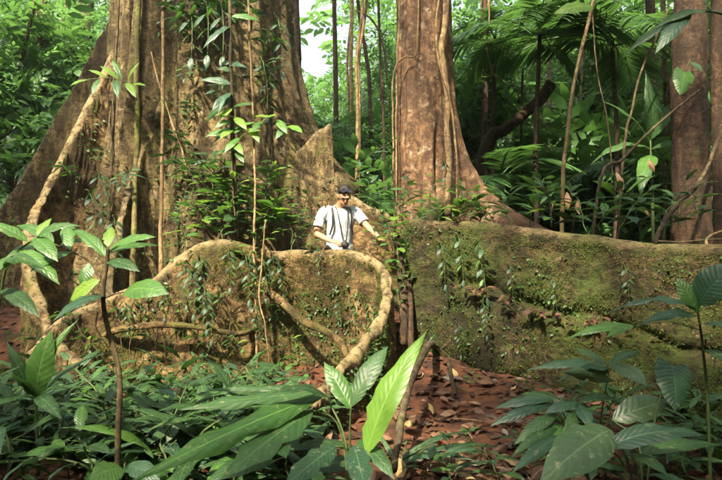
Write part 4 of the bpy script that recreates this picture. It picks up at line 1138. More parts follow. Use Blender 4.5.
# shrubs on and behind the wall left of the person
for px, py, Y, k, s, lb in ((205, 238, 6.3, 'seedb', 1.5, 'leafy plant on the rounded hump of the root wall'), (222, 225, 6.5, 'big', .9, 'broad-leaved rosette behind the hump of the root wall'), (240, 228, 6.3, 'seedb', 1.7, 'bushy light green plant on the wall below the dark stem'),
                            (262, 232, 6.45, 'bright', 1.2, 'sunlit arching plant on the wall left of the person'), (278, 238, 6.5, 'seed', 1.8, 'dense plant beside the right arm of the person'), (292, 246, 6.4, 'dist', 1.1, 'arching plant on the fin rim before the person'),
                            (216, 250, 5.95, 'hang', .8, 'hanging vine on the face of the rounded hump'), (250, 260, 6.0, 'seed', 1.1, 'plant rooted on the wall by the upright stem'), (310, 250, 6.3, 'seed', .7, 'small plant on the fin rim just before the person'), (228, 205, 6.6, 'dist', 1.5, 'two-ranked plant hanging over the wall behind the hump'),
                            (262, 205, 6.7, 'seedb', 1.5, 'plant with rising leaves between the wall and the person'), (300, 220, 6.75, 'seed', 1.3, 'plant at the elbow of the person')):
    place(PR[k], P(px, py + 6, Y), s, g2.uniform(0, 6.28), (0, 0), lb)
# between fin and plank, on the plank
for px, py, Y, k, s, lb in ((392, 246, 6.4, 'seedb', 1.1, 'leafy plant by the outstretched hand of the person'), (400, 232, 6.8, 'seed', 1.3, 'plant in the gap between fin and plank'), (385, 222, 7.2, 'dist', 1.3, 'plant against the root behind the person'), (405, 262, 6.3, 'seed', 1.0, 'plant low in the cleft between fin and plank'),
                            (412, 240, 6.5, 'lance', .9, 'narrow-leaved plant at the rounded end of the plank'), (470, 222, 5.85, 'seed', 1.3, 'plant growing on top of the plank near its rounded end'), (455, 226, 5.95, 'bright', .8, 'light green plant hanging over the front of the plank'), (488, 222, 5.8, 'lance2', 1.1, 'narrow-leaved plant on top of the plank'),
                            (378, 246, 6.6, 'seed', .9, 'plant just below the outstretched hand'), (430, 205, 7.6, 'seedb', 1.2, 'plant at the foot of the red-barked tree'), (372, 205, 8.1, 'seed', 1.4, 'plant on the root behind the person'), (356, 180, 8.4, 'dist', 1.6, 'arching plant behind the head of the person'), (318, 185, 8.0, 'seedb', 1.0, 'plant beside the weathered root stub'),
                            (505, 205, 7.6, 'big', .9, 'broad-leaved plant behind the plank by the tree flare'), (530, 222, 6.6, 'lance', 1.2, 'narrow-leaved plant behind the plank'), (600, 226, 6.3, 'big', .9, 'broad dark rosette behind the plank'), (640, 228, 6.2, 'lance2', 1.4, 'dark plant behind the plank below the bare branch'),
                            (575, 222, 6.9, 'seed', 1.6, 'leafy plant at the foot of the sapling stem'), (545, 200, 7.8, 'big', 1.1, 'large-leaved plant between the plank and the palms'), (620, 205, 7.5, 'big', 1.2, 'large-leaved plant in the dark below the palm fronds'), (700, 225, 6.0, 'lance', 1.3, 'plant by the vine near the dark trunk')):
    place(PR[k], P(px, py + 5, Y), s, g2.uniform(0, 6.28), (0, 0), lb)
for px, py, Y, k, s in ((398, 262, 6.2, 'seedb', 1.2), (404, 285, 6.0, 'seed', 1.0), (394, 228, 6.9, 'seedb', 1.4), (402, 215, 7.3, 'lance', 1.2), (410, 232, 6.7, 'dist', 1.0), (384, 236, 6.9, 'lance2', 1.1), (400, 305, 5.85, 'seed', .8), (415, 215, 7.2, 'seedb', 1.2)):
    place(PR[k], P(px, py + 6, Y), s, g2.uniform(0, 6.28), (0, 0), 'leafy plant crowding the cleft between the fin and the plank', 'plant', 'plants in the cleft')
for px, py, Y, k, s in ((440, 218, 6.05, 'seed', 1.0), (462, 220, 5.95, 'seedb', 1.2), (480, 222, 5.85, 'seed', 1.1), (495, 224, 5.8, 'dist', .8), (510, 222, 6.2, 'lance2', 1.3), (550, 222, 6.2, 'seedb', 1.4), (585, 226, 6.0, 'lance', 1.3), (620, 230, 5.9, 'lance2', 1.4), (665, 232, 5.8, 'dist', 1.3), (535, 212, 7.0, 'big', .9), (680, 222, 6.6, 'big', 1.0)):
    place(PR[k], P(px, py + 6, Y), s, g2.uniform(0, 6.28), (0, 0), 'leafy plant rising behind the top edge of the mossy plank', 'plant', 'plants along the plank top')
for px, py, Y, k, s, rz, lb in ((452, 232, 5.78, 'hang', .75, 0, 'leafy vine trailing down the left part of the plank face'), (468, 238, 5.62, 'hang', .9, .3, 'second leafy vine trailing down the plank face'), (190, 268, 5.72, 'hang', .7, 0, 'leafy vine trailing down below the hump'), (205, 300, 5.68, 'hang', .6, .2, 'leafy vine low on the root wall'),
                                (335, 300, 6.1, 'hang', .35, 0, 'small vine sprig on the face of the curling fin'), (440, 160, 8.15, 'hang', .8, 0, 'leafy vine dangling from the hollow of the red-barked tree'), (315, 245, 6.28, 'hang', .45, 0, 'dark leaves hanging over the fin rim before the person'), (270, 250, 6.2, 'hang', .7, 0, 'leafy vine hanging over the wall by the upright stem'),
                                (100, 170, 6.7, 'hang', .9, 0, 'leafy vine hanging on the shadowed root left of the mossy liana'), (85, 190, 6.6, 'hang', .9, .5, 'leafy vine hanging in the dark recess of the giant tree'), (115, 215, 6.4, 'hang', .8, 0, 'small leafy vine above the sapling')):
    place(PR[k], P(px, py, Y), s, rz, (0, 0), lb)
for k_, (px, py, Y, k, s, lb) in enumerate(((188, 246, 6.2, 'seedb', 1.4, 0), (198, 225, 6.5, 'dist', 1.4, 0), (212, 212, 6.6, 'seedb', 1.6, 0), (232, 212, 6.5, 'bright', 1.1, 0), (248, 218, 6.6, 'dist', 1.5, 0), (272, 222, 6.6, 'seedb', 1.5, 0), (284, 228, 6.5, 'bright', .9, 0), (222, 236, 6.2, 'seed', 1.4, 0), (290, 236, 6.45, 'seedb', 1.1, 0), (255, 238, 6.25, 'lance', 1.1, 0),
                                             (240, 195, 6.8, 'seedb', 1.5, 0), (280, 205, 7.0, 'dist', 1.3, 0), (210, 190, 6.9, 'seedb', 1.3, 0), (265, 190, 7.0, 'bright', .9, 0))):
    place(PR[k], P(px, py + 8, Y), s, g2.uniform(0, 6.28), (0, 0), 'leafy understory plant in the thicket between giant trunk and root wall', 'plant', 'thicket between giant trunk and root wall')
for k_, (px, py, Y, s) in enumerate(((185, 262, 5.75, 1.0), (196, 252, 5.8, 1.1), (230, 246, 5.92, 1.0), (243, 250, 5.95, 1.2), (262, 256, 6.05, 1.0), (276, 262, 6.1, .8), (160, 282, 5.66, .8), (125, 300, 5.55, .7), (250, 300, 5.85, .8), (205, 285, 5.7, 1.0))):
    place(PR['hang'], P(px, py, Y), s * .66, g2.uniform(-.4, .4), (0, 0), 'leafy trailer creeping down the face of the low root wall', 'plant', 'trailers on the low root wall')
for k_, (px, py, Y, k, s) in enumerate(((75, 322, 5.5, 'seed', .7), (95, 345, 5.45, 'seedb', .6), (130, 315, 5.6, 'seed', .6), (155, 340, 5.55, 'dist', .6), (180, 310, 5.7, 'seedb', .6), (210, 345, 5.65, 'seed', .8), (225, 300, 5.8, 'seed', .6), (245, 350, 5.65, 'seedb', .7), (270, 335, 5.85, 'dist', .7), (285, 310, 6.0, 'seed', .6), (300, 345, 5.8, 'seedb', .7), (110, 300, 5.62, 'dist', .6), (200, 270, 5.85, 'seed', .7), (260, 290, 5.95, 'seedb', .6), (50, 345, 5.4, 'dist', .7))):
    place(PR[k], P(px, py + 4, Y - .02), s, g2.uniform(-.6, .6) - 1.57, (.7, 0), 'seedling rooted on the face of the low root wall', 'plant', 'seedlings on the root wall face')
for k_, (px, py, Y, s) in enumerate(((436, 240, 5.88, .7), (480, 300, 5.42, .5), (505, 262, 5.45, .5), (455, 320, 5.6, .5), (545, 275, 5.2, .5), (620, 262, 4.85, .5), (430, 330, 5.75, .4))):
    place(PR['hang'], P(px, py, Y - .03), s, g2.uniform(-.4, .4), (0, 0), 'small leafy trailer clinging to the mossy plank face', 'plant', 'trailers on the plank face')
for k_, (px, Y, k, s) in enumerate(((170, 5.1, 'dist', 1.1), (150, 5.2, 'seedb', 1.0), (200, 5.2, 'dist', 1.2), (235, 5.3, 'lance2', 1.1), (262, 5.2, 'seedb', 1.1), (285, 5.4, 'seed', 1.2), (300, 5.0, 'dist', 1.0), (90, 5.0, 'lance', 1.2), (60, 4.9, 'dist', 1.2), (20, 5.0, 'big', 1.0), (120, 4.9, 'seedb', .9))):
    place(PR[k], G(px, Y), s * .8, g2.uniform(0, 6.28), (0, 0), 'seedling growing along the foot of the low root wall', 'plant', 'seedlings along the root wall foot')
for k_, (px, py, Y, s, ty) in enumerate(((178, 250, 6.75, 1.0, 0.0), (182, 200, 6.95, 1.1, .05), (186, 150, 7.1, 1.1, -.05), (180, 100, 7.25, 1.1, 0), (170, 205, 6.8, .8, .1), (192, 240, 6.7, 1.0, -.1), (205, 200, 6.95, .9, .05))):
    place(PR['climb'], P(px, py, Y), s, g2.uniform(-.5, .5), (0.0, ty), 'small-leaved climber in the dark cleft of the giant trunk', 'plant', 'climbers in the trunk cleft')
# leaf tufts on the trunk and on hanging stems
herb('trunk_sprig', 'sunlit lime green sprig before the moss-covered liana', 'plant', P(137, 100, 6.9), [([P(137, 100, 6.9), P(128, 84, 6.8), P(108, 78, 6.7), P(84, 80, 6.6)], .007)],
    [LV((128, 82, 6.8), (140, 62, 6.8), .09, 'ellip', 'lime'), LV((126, 83, 6.8), (136, 98, 6.6), .10, 'ellip', 'lime'), LV((118, 80, 6.75), (100, 66, 6.8), .10, 'ellip', 'lime'), LV((116, 80, 6.75), (118, 98, 6.55), .10, 'ellip', 'mid'),
     LV((106, 78, 6.7), (88, 70, 6.7), .10, 'ellip', 'lime'), LV((100, 79, 6.7), (92, 96, 6.5), .08, 'ellip', 'mid'), LV((88, 80, 6.6), (70, 86, 6.5), .12, 'ellip', 'lime'), LV((122, 80, 6.8), (112, 60, 6.9), .08, 'ellip', 'mid'), LV((130, 86, 6.85), (146, 86, 6.7), .10, 'ellip', 'lime')])
LVs = []
for k, (px, py) in enumerate(((232, 142), (233, 130), (234, 118), (232, 108), (236, 150), (240, 138), (250, 128), (262, 122), (276, 120), (288, 126))):
    s = 1 if k % 2 else -1
    LVs.append(LV((px, py, 6.3), (px + s * g2.uniform(14, 22), py - g2.uniform(-10, 8), 6.2 + g2.uniform(-.15, .15)), .11, 'ellip', g2.choice(['lime', 'mid', 'bright']), (0, -.7, 1)))
    LVs.append(LV((px, py, 6.3), (px - s * g2.uniform(8, 16), py + g2.uniform(6, 16), 6.1), .10, 'ellip', g2.choice(['lime', 'mid']), (0, -.9, .8)))
herb('arching_sapling', 'arching sapling with bright lime leaves before the right flank of the giant trunk', 'sapling', P(238, 240, 6.3), [([P(238, 240, 6.3), P(233, 190, 6.3), P(233, 130, 6.3), P(250, 124, 6.3), P(290, 124, 6.3)], .01)], LVs, 'brownstem')
LVs = []
for k in range(13):
    py = g2.uniform(8, 135)
    s = g2.choice((-1, -1, 1))
    LVs.append(LV((231, py, 6.36), (231 + s * g2.uniform(10, 34), py + g2.uniform(-4, 26), 6.36 + g2.uniform(-.35, .1)), g2.uniform(.07, .13), g2.choice(['lance', 'ellip', 'lance2']), g2.choice(['teal', 'deep', 'mid']), (g2.uniform(-.6, .6), -.9, .6)))
herb('climbing_shrub', 'blue-green leaved climber on the dark stem before the giant trunk', 'plant', P(231, 140, 6.36), [([P(231, 140, 6.36), P(230.5, 80, 6.36), P(230, 10, 6.36)], .008)], LVs, 'darkvine')
for px, py, Y, k, s, lb in ((185, -12, 6.95, 'hang', 1.5, 'dark epiphyte hanging above the cleft of the giant trunk'), (200, -20, 6.9, 'hang', 1.6, 'dark epiphyte hanging on the right lobe of the giant trunk'), (215, -15, 6.8, 'hang', 1.5, 'leafy epiphyte near the dark stem high on the giant trunk'), (260, 60, 7.4, 'hang', 1.2, 'epiphyte on the shaded right shoulder of the giant trunk'), (275, 20, 7.6, 'hang', 1.2, 'epiphyte high on the right shoulder of the giant trunk')):
    place(PR[k], P(px, py, Y), s, 0, (0, 0), lb)
# overhanging leaves at upper right
herb('overhanging_branch', 'overhanging branch with large glossy leaves before the dark trunk', 'branch', P(740, 20, 4.2), [([P(740, 20, 4.2), P(715, 12, 4.2), P(690, 12, 4.2), P(670, 22, 4.2)], .012)],
    [LV((712, 12, 4.2), (652, 30, 4.1), .16, 'lance', 'deep'), LV((690, 14, 4.2), (655, 54, 4.0), .13, 'ellip', 'teal', (-.3, -.9, .7)), LV((700, 12, 4.2), (620, 60, 4.3), .14, 'lance', 'deep'), LV((715, 20, 4.2), (690, -10, 4.2), .12, 'ellip', 'deep'),
     LV((676, 22, 4.2), (640, 22, 4.3), .10, 'lance', 'deep'), LV((728, 18, 4.2), (735, 60, 4.0), .14, 'ellip', 'deep')])
herb('heart_leaf_vine', 'pale green heart-shaped leaf on a thin vine before the dark trunk', 'plant', P(690, 60, 5.6), [([P(690, 60, 5.6), P(686, 68, 5.6), P(683, 73, 5.6)], .004)],
    [LV((684, 72, 5.6), (680, 95, 5.5), .22, 'heart', 'mid', (0, -1, .3)), LV((690, 62, 5.6), (702, 72, 5.5), .1, 'ellip', 'deep')])
herb('canopy_twig', 'twig with one broad lit leaf above the palms by the red-barked tree', 'branch', P(600, -30, 5.0), [([P(600, -30, 5.0), P(597, -5, 5.0), P(594, 8, 5.0)], .008)],
    [LV((594, 8, 5.0), (554, 14, 4.9), .17, 'ellip', 'lime', (0, -.9, .6)), LV((596, -2, 5.0), (630, 10, 5.0), .12, 'ellip', 'deep')])
herb('banana_leaf_plant', 'plant with long paddle leaves beyond the slanting bare branch', 'plant', G(655, 8.4), [([G(655, 8.4), P(652, 190, 8.4), P(650, 140, 8.4)], .03)],
    [LV((650, 145, 8.4), (600, 100, 8.2), .30, 'lance', 'mid'), LV((650, 140, 8.4), (690, 90, 8.2), .30, 'lance', 'deep'), LV((650, 150, 8.4), (590, 165, 8.0), .28, 'lance2', 'deep'), LV((651, 140, 8.4), (645, 70, 8.4), .28, 'lance', 'deep', (0, -1, .3)), LV((650, 150, 8.4), (720, 150, 8.0), .26, 'lance2', 'deep'), LV((650, 155, 8.4), (640, 200, 7.8), .26, 'lance2', 'mid')])
for px, py, Y, lb in ((616, 172, 6.4, 'dry tan leaf curled and hanging before the slanting branch'), (648, 160, 6.4, 'dry pale leaf caught on the slanting branch'), (567, 192, 6.5, 'dry cream leaf hung on the sapling stem'), (578, 200, 6.5, 'dry tan leaf drooping right of the sapling stem'), (552, 202, 6.5, 'dry curled leaf drooping left of the sapling stem'), (645, 210, 6.2, 'dry brown leaf hanging low behind the plank')):
    me, W = get_leaf(g2.choice(['curl', 'curl3', 'curl2']), 'drytan')
    o = obj('dry_leaf', me)
    o.matrix_world = leaf_matrix(P(px, py, Y), P(px + g2.uniform(-10, 10), py + g2.uniform(10, 19), Y - .05), g2.uniform(.05, .08), W, (g2.uniform(-.5, .5), -1, .2))
    tag(o, lb, 'leaf')

# ------------------------------------------------------------------ leaf litter
kinds = ['curl', 'curl2', 'curl3', 'curl4']
dm = [get_leaf(k, 'dead') for k in kinds]
cnt = 0
gl2 = random.Random(99)
M['greydead'] = leaf_mat('rotting_leaf', (0.05, 0.042, 0.035), (0.16, 0.135, 0.11), trans=0.05, rough=0.7, veins=9, tcol=(0.2, 0.15, 0.1), spec=0.2)
M['yellowdead'] = leaf_mat('yellowed_leaf', (0.20, 0.13, 0.05), (0.32, 0.23, 0.10), trans=0.15, rough=0.6, veins=9, spots=0.5, tcol=(0.4, 0.25, 0.08))
dm = dm * 3 + [get_leaf(k, 'greydead') for k in kinds] + [get_leaf(k, 'yellowdead') for k in kinds[:2]]
while cnt < 290:
    px = gl2.uniform(375, 600) if gl2.random() < .78 else gl2.uniform(200, 722)
    py = gl2.uniform(362, 500)
    Y = 1.5 * F_PX / max(40, (py - 240))
    x = (px - 361) * Y / F_PX
    if Y > 5.5: continue
    me, W = gl2.choice(dm)
    L = gl2.choice([gl2.uniform(.05, .10), gl2.uniform(.08, .17), gl2.uniform(.12, .24)])
    o = bpy.data.objects.new('fallen_leaf', me); COL.objects.link(o)
    a = gl2.uniform(0, 6.28)
    d = Vector((math.cos(a), math.sin(a), gl2.uniform(-.25, .35)))
    b = Vector((x, Y, gz(x, Y) + gl2.uniform(0.01, .045)))
    o.matrix_world = leaf_matrix(b, b + d * L, L * gl2.uniform(.32, .5), W, (gl2.uniform(-.6, .6), gl2.uniform(-.7, .3), 1))
    tag(o, 'brown curled dry leaf lying in the litter on the red soil', 'leaf', 'fallen leaves on the red soil')
    cnt += 1
K = 6500
g = np.random.default_rng(44)
ly = 2.3 + (g.uniform(0, 1, K) ** 1.3) * 9.0
lx = g.uniform(-1, 1, K) * (0.75 * ly + .3)
lz = gh(lx, ly) + g.uniform(.002, .03, K)
lv, lf, _ = leaf_tpl(0.45, 'ellip', 4, 1, 0.14, 0.4)
a = g.uniform(0, 6.28, K)
v, f, r = cloud(lv, lf, np.stack([lx, ly, lz], -1), np.stack([np.cos(a), np.sin(a), g.uniform(-.2, .25, K)], -1), np.stack([g.normal(0, .4, K), g.normal(0, .4, K), np.ones(K)], -1), g.uniform(.05, .13, K), g.uniform(0, 1, K))
tag(obj('leaf_litter', mesh('leaf_litter', v, f, rv=r, mat=M['deadlit'])), 'carpet of small brown leaf fragments over the forest floor', 'leaf litter', kind='stuff')
# litter caught on the ledge of the plank
K = 90
g = np.random.default_rng(46)
tt = g.uniform(0, 1, K)
tt = np.where(g.uniform(0, 1, K) < .7, np.round(tt * 7) / 7 + g.normal(0, .025, K), tt)
A, B = P(455, 310, 5.62), P(660, 322, 4.62)
lx = A.x + (B.x - A.x) * tt + g.normal(0, .02, K); ly = A.y + (B.y - A.y) * tt + g.normal(0, .035, K)
lz = np.array([ledge_z(q) for q in lx]) + g.uniform(-.03, .035, K)
a = g.uniform(0, 6.28, K)
v, f, r = cloud(lv, lf, np.stack([lx, ly, lz], -1), np.stack([np.cos(a), np.sin(a), g.uniform(-.4, .3, K)], -1), np.stack([g.normal(0, .5, K), g.normal(-.3, .5, K), np.ones(K)], -1), g.uniform(.05, .13, K), g.uniform(0, 1, K))
tag(obj('ledge_litter', mesh('ledge_litter', v, f, rv=r, mat=M['deadlit'])), 'brown leaves caught on the ledge of the mossy plank', 'leaf litter', kind='stuff')
# fallen twigs
for k in range(16):
    px, py = gl2.uniform(380, 600), gl2.uniform(365, 475)
    Y = 1.5 * F_PX / (py - 240); x = (px - 361) * Y / F_PX
    a = gl2.uniform(0, 3.14); L = gl2.uniform(.12, .4)
    c = [(x + math.cos(a) * L * (t - .5) + gl2.uniform(-.01, .01), Y + math.sin(a) * L * (t - .5), gz(x + math.cos(a) * L * (t - .5), Y + math.sin(a) * L * (t - .5)) + .02 + .01 * gl2.random()) for t in (0, .3, .6, 1)]
    v, f = tube_np(catmull(c, 10), np.linspace(.006, .003, 10), 5)
    tag(obj('fallen_twig', mesh('fallen_twig', v - np.array(c[0]), f, mat=M['liana']), None, c[0]), 'thin dry twig lying among the fallen leaves', 'twig', 'twigs in the litter')

# ------------------------------------------------------------------ moss cushions and rootlets growing on the roots
def grow_moss(o, n, size, seed, lo=0.0, ymax=99, zmax=3.0, mat='moss', name='moss', down=0.25, nz_min=-.3):
    me = o.data
    m = len(me.polygons)
    cen = np.empty(m * 3); me.polygons.foreach_get('center', cen); cen = cen.reshape(-1, 3)
    nor = np.empty(m * 3); me.polygons.foreach_get('normal', nor); nor = nor.reshape(-1, 3)
    ar = np.empty(m); me.polygons.foreach_get('area', ar)
    wp = cen + np.array(o.parent.location)
    msk = fbm(wp * 2.2 + seed, 4)
    tocam = np.array([0, 0, CAM_Z]) - wp
    face = np.sum(tocam * nor, axis=1) > 0
    w = ar * face * (msk > lo) * (wp[:, 2] > -0.3) * (wp[:, 2] < zmax) * (np.abs(wp[:, 0]) < 0.75 * wp[:, 1])
    if 'rv' in me.attributes:
        rvv = np.empty(len(me.vertices), np.float32); me.attributes['rv'].data.foreach_get('value', rvv)
        w = w * np.array([1.0 if rvv[pg.vertices[0]] < 0.35 else 0.06 for pg in me.polygons])
    if w.sum() <= 0: return
    g = np.random.default_rng(int(seed) + 3)
    idx = g.choice(m, n, p=w / w.sum())
    e = np.sqrt(ar[idx])[:, None]
    pos = cen[idx] + g.normal(0, .45, (n, 3)) * e
    nn = nor[idx]
    pos = pos - nn * np.sum((pos - cen[idx]) * nn, axis=1)[:, None] - nn * 0.004
    d = nn + g.normal(0, .6, (n, 3)) + np.array([0, 0, -down])
    lv, lf, _ = leaf_tpl(0.5, 'ellip', 2, 1, 0.15, 0.2)
    v, f, r = cloud(lv, lf, pos, d, nn + g.normal(0, .5, (n, 3)), size * g.uniform(.5, 1.5, n), g.uniform(0, 1, n))
    q = obj(name, mesh(name, v, f, rv=r, smooth=False, mat=M[mat]), o)
    q['kind'] = 'stuff'
M['moss'] = leaf_mat('moss_tuft', (0.038, 0.055, 0.011), (0.105, 0.135, 0.027), trans=0.25, rough=0.8, spec=0.1)
M['liver'] = leaf_mat('creeping_leaflet', (0.03, 0.075, 0.02), (0.08, 0.15, 0.04), trans=0.3, rough=0.5)
bl = [o for o in giant.children if o.name.startswith('buttress')]
pl = [o for o in redt.children if o.name.startswith('buttress')][0]
tg_ = [o for o in giant.children if o.name.startswith('trunk')][0]
for k, o in enumerate(bl):
    grow_moss(o, 24000 if k == len(bl) - 1 else 5000, .016, 60 + k, .0)
    grow_moss(o, 2200 if k == len(bl) - 1 else 400, .045, 80 + k, .06, mat='liver', name='creeper_leaf')
grow_moss(pl, 42000, .017, 70, -.14)
grow_moss(pl, 1800, .04, 90, .02, mat='liver', name='creeper_leaf')
grow_moss(tg_, 5000, .02, 75, .08, zmax=5.5)
grow_moss(tg_, 900, .06, 95, .1, zmax=5.5, mat='liver', name='creeper_leaf')

def rootlets(label, o_parent, starts, seed, mat='liana', r=.006):
    """thin roots creeping down the face of a wall root"""
    g = random.Random(seed)
    mb = MB()
    for (px, py, Y, n, drop) in starts:
        for k in range(n):
            x0, y0 = px + g.uniform(-22, 22), py + g.uniform(-10, 10)
            pts = []
            x = x0
            for q in range(6):
                x += g.uniform(-7, 7)
                pts.append(tuple(P(x, y0 + drop * q / 5, Y + g.uniform(-.03, .03) - 0.02 * q)))
            mb.tube(catmull(pts, 18) - np.array(o_parent.location), np.linspace(r * g.uniform(.7, 1.6), r * .4, 18), 5)
    q = obj('rootlets', mb.mesh('rootlets', M[mat]), o_parent); q['kind'] = 'stuff'
rootlets('', giant, [(75, 315, 5.5, 4, 60), (120, 305, 5.6, 3, 70), (170, 290, 5.72, 4, 80), (230, 290, 5.85, 4, 70)], 3, 'darkvine')
rootlets('', redt, [(460, 352, 5.6, 2, 25), (540, 362, 5.1, 3, 25), (640, 370, 4.6, 3, 30)], 4, 'darkvine', .008)

hz_m, nt = new_mat('forest_air')
out = N(nt, 'ShaderNodeOutputMaterial')
pv = N(nt, 'ShaderNodeVolumePrincipled')
pv.inputs['Color'].default_value = (0.86, 0.93, 0.95, 1)
pv.inputs['Density'].default_value = 0.0007
pv.inputs['Anisotropy'].default_value = 0.2
nt.links.new(pv.outputs[0], out.inputs['Volume'])
hx, hy0, hy1, z0, z1 = 45, -30, 48, -2.0, 27
hv = [(x, y, z) for z in (z0, z1) for y in (hy0, hy1) for x in (-hx, hx)]
hf = [(0, 2, 3, 1), (4, 5, 7, 6), (0, 1, 5, 4), (2, 6, 7, 3), (0, 4, 6, 2), (1, 3, 7, 5)]
tag(obj('haze', mesh('haze', hv, hf, smooth=False, mat=hz_m)), 'thin pale humid air filling the forest', 'haze', kind='stuff')
# ------------------------------------------------------------------ person behind the fin
def blob(parts, vox, name, mat, parent, smooth=6):
    """parts: chains of (x,y,z,rx[,ry]) spheres and tapered links, fused into one continuous surface"""
    mb = MB()
    for ch in parts:
        pts = np.array([c[:3] for c in ch], float)
        if len(ch) == 1:
            x, y, z, *r = ch[0]
            r = r if len(r) == 3 else [r[0]] * 3
            th = np.linspace(0, math.pi, 13)
            ring = []
            for t in th[1:-1]:
                for a in np.linspace(0, 2 * math.pi, 18, endpoint=False):
                    ring.append((x + r[0] * math.sin(t) * math.cos(a), y + r[1] * math.sin(t) * math.sin(a), z + r[2] * math.cos(t)))
            n = len(ring)
            f = []
            for i in range(10):
                for j in range(18):
                    j2 = (j + 1) % 18
                    f.append((i * 18 + j, (i + 1) * 18 + j, (i + 1) * 18 + j2, i * 18 + j2))
            ring += [(x, y, z + r[2]), (x, y, z - r[2])]
            for j in range(18):
                f.append((n, j, (j + 1) % 18)); f.append((n + 1, 180 + (j + 1) % 18, 180 + j))
            mb.add(ring, f)
        else:
            m = (len(ch) - 1) * 6 + 1
            full = catmull([tuple(c[:3]) + (c[3], c[4] if len(c) > 4 else c[3]) for c in ch], m)
            c = full[:, :3]
            tan = np.gradient(c, axis=0); tan /= np.linalg.norm(tan, axis=1)[:, None]
            v = []; f = []
            for k in range(m):
                X = np.array([1.0, 0, 0]) - tan[k] * tan[k][0]
                if np.linalg.norm(X) < .3: X = np.array([0, 0, 1.0]) - tan[k] * tan[k][2]
                X /= np.linalg.norm(X)
                Yv = np.cross(tan[k], X)
                for a in np.linspace(0, 2 * math.pi, 14, endpoint=False):
                    v.append(c[k] + full[k, 3] * math.cos(a) * X + full[k, 4] * math.sin(a) * Yv)
            for k in range(m - 1):
                for j in range(14):
                    j2 = (j + 1) % 14
                    f.append((k * 14 + j, k * 14 + j2, (k + 1) * 14 + j2, (k + 1) * 14 + j))
            f.append(tuple(range(13, -1, -1))); f.append(tuple((m - 1) * 14 + j for j in range(14)))
            mb.add(v, f)
    o = obj(name, mb.mesh(name, M[mat]), parent)
    rm = o.modifiers.new('fuse', 'REMESH'); rm.mode = 'VOXEL'; rm.voxel_size = vox; rm.use_smooth_shade = True
    sm = o.modifiers.new('soften', 'SMOOTH'); sm.factor = 0.5; sm.iterations = smooth
    return o

pz = 0.25
person = empty('person', (-0.30, 6.95, pz), 'person in grey-white t-shirt with dark straps and glasses on head, looking down', 'person')
person.rotation_euler = (math.radians(6), 0, math.radians(14))
HX, HY, HZ = 0.03, -0.085, 1.572          # head centre
def rotx(p, a, c):
    y, z = p[1] - c[1], p[2] - c[2]
    return (p[0], c[1] + y * math.cos(a) - z * math.sin(a), c[2] + y * math.sin(a) + z * math.cos(a))
HA = math.radians(32)                    # head bowed forward
def hp(x, y, z): return rotx((HX + x, HY + y, HZ + z), HA, (HX, HY, HZ))
def fingers(w, d, up, curl):
    """palm plus five fingers from wrist w along d; up = back of hand"""
    w, d, up = Vector(w), Vector(d).normalized(), Vector(up).normalized()
    s = d.cross(up).normalized()
    out = [[(*w, .026), (*(w + d * .045), .040, .018), (*(w + d * .09), .042, .016)]]
    for k, (o_, L) in enumerate(((-.031, .066), (-.010, .076), (.011, .072), (.031, .056))):
        b = w + d * .088 + s * o_
        p1 = b + d * L * .45 - up * L * .12 * curl
        p2 = p1 + d * L * .33 - up * L * .35 * curl
        p3 = p2 + d * L * .18 - up * L * .40 * curl
        out.append([(*b, .0095), (*p1, .009), (*p2, .008), (*p3, .0065)])
    b = w + d * .03 - s * .034
    out.append([(*b, .012), (*(b + d * .03 - s * .022 - up * .008), .011), (*(b + d * .058 - s * .024 - up * .018 * curl), .008)])
    return out
R_el, R_wr = (-.305, -.06, 1.10), (-.175, -.25, 1.02)       # his right arm (bent, hand at the waist)
L_el, L_wr = (.315, -.16, 1.20), (.43, -.33, 1.065)         # his left arm reaching to the side
body = [
    [(0, 0, .92, .155, .11), (0, .01, 1.05, .14, .10), (0, .01, 1.2, .16, .11), (0, .01, 1.33, .175, .11), (0, .01, 1.40, .13, .085), (0.0, -.005, 1.44, .062, .062), (.015, -.04, 1.50, .055, .058), (.02, -.07, 1.56, .055, .06)],
    [(-.10, .01, 1.37, .06), (-.20, .01, 1.36, .058), (-.255, -.01, 1.25, .047), (*R_el, .040), (-.25, -.15, 1.06, .041, .038), (*R_wr, .027)],
    [(.10, .01, 1.37, .06), (.20, .01, 1.36, .058), (.265, -.07, 1.28, .047), (*L_el, .040), (.37, -.24, 1.135, .041, .038), (*L_wr, .027)],
    [(-.09, 0, .92, .095), (-.10, -.01, .72, .08), (-.105, -.02, .50, .058), (-.11, .0, .34, .055), (-.115, .01, .10, .038), (-.115, .0, .06, .04)],
    [(.09, 0, .92, .095), (.11, -.05, .72, .08), (.12, -.09, .50, .058), (.12, -.04, .34, .055), (.12, .0, .10, .038), (.12, -.02, .06, .04)],
    [(*hp(0, .008, .015), .076, .094, .10)], [(*hp(0, -.028, -.055), .056, .062, .062)], [(*hp(0, -.058, -.098), .026, .022, .02)],
    [hp(0, -.088, .012) + (.011,), hp(0, -.103, -.022) + (.014,), hp(0, -.096, -.034) + (.015,)],
    [hp(-.045, -.082, .028) + (.012,), hp(0, -.090, .030) + (.012,), hp(.045, -.082, .028) + (.012,)],
    [hp(-.022, -.086, -.066) + (.008,), hp(0, -.092, -.064) + (.009,), hp(.022, -.086, -.066) + (.008,)],
    [(*hp(-.079, .005, -.01), .013, .024, .034)], [(*hp(.079, .005, -.01), .013, .024, .034)]]
body += fingers(R_wr, (.75, -.45, -.12), (0, -.5, .85), 1.0) + fingers(L_wr, (.45, -.45, -.35), (.2, .2, .9), .5)
blob(body, .0065, 'body', 'skin', person, 4)
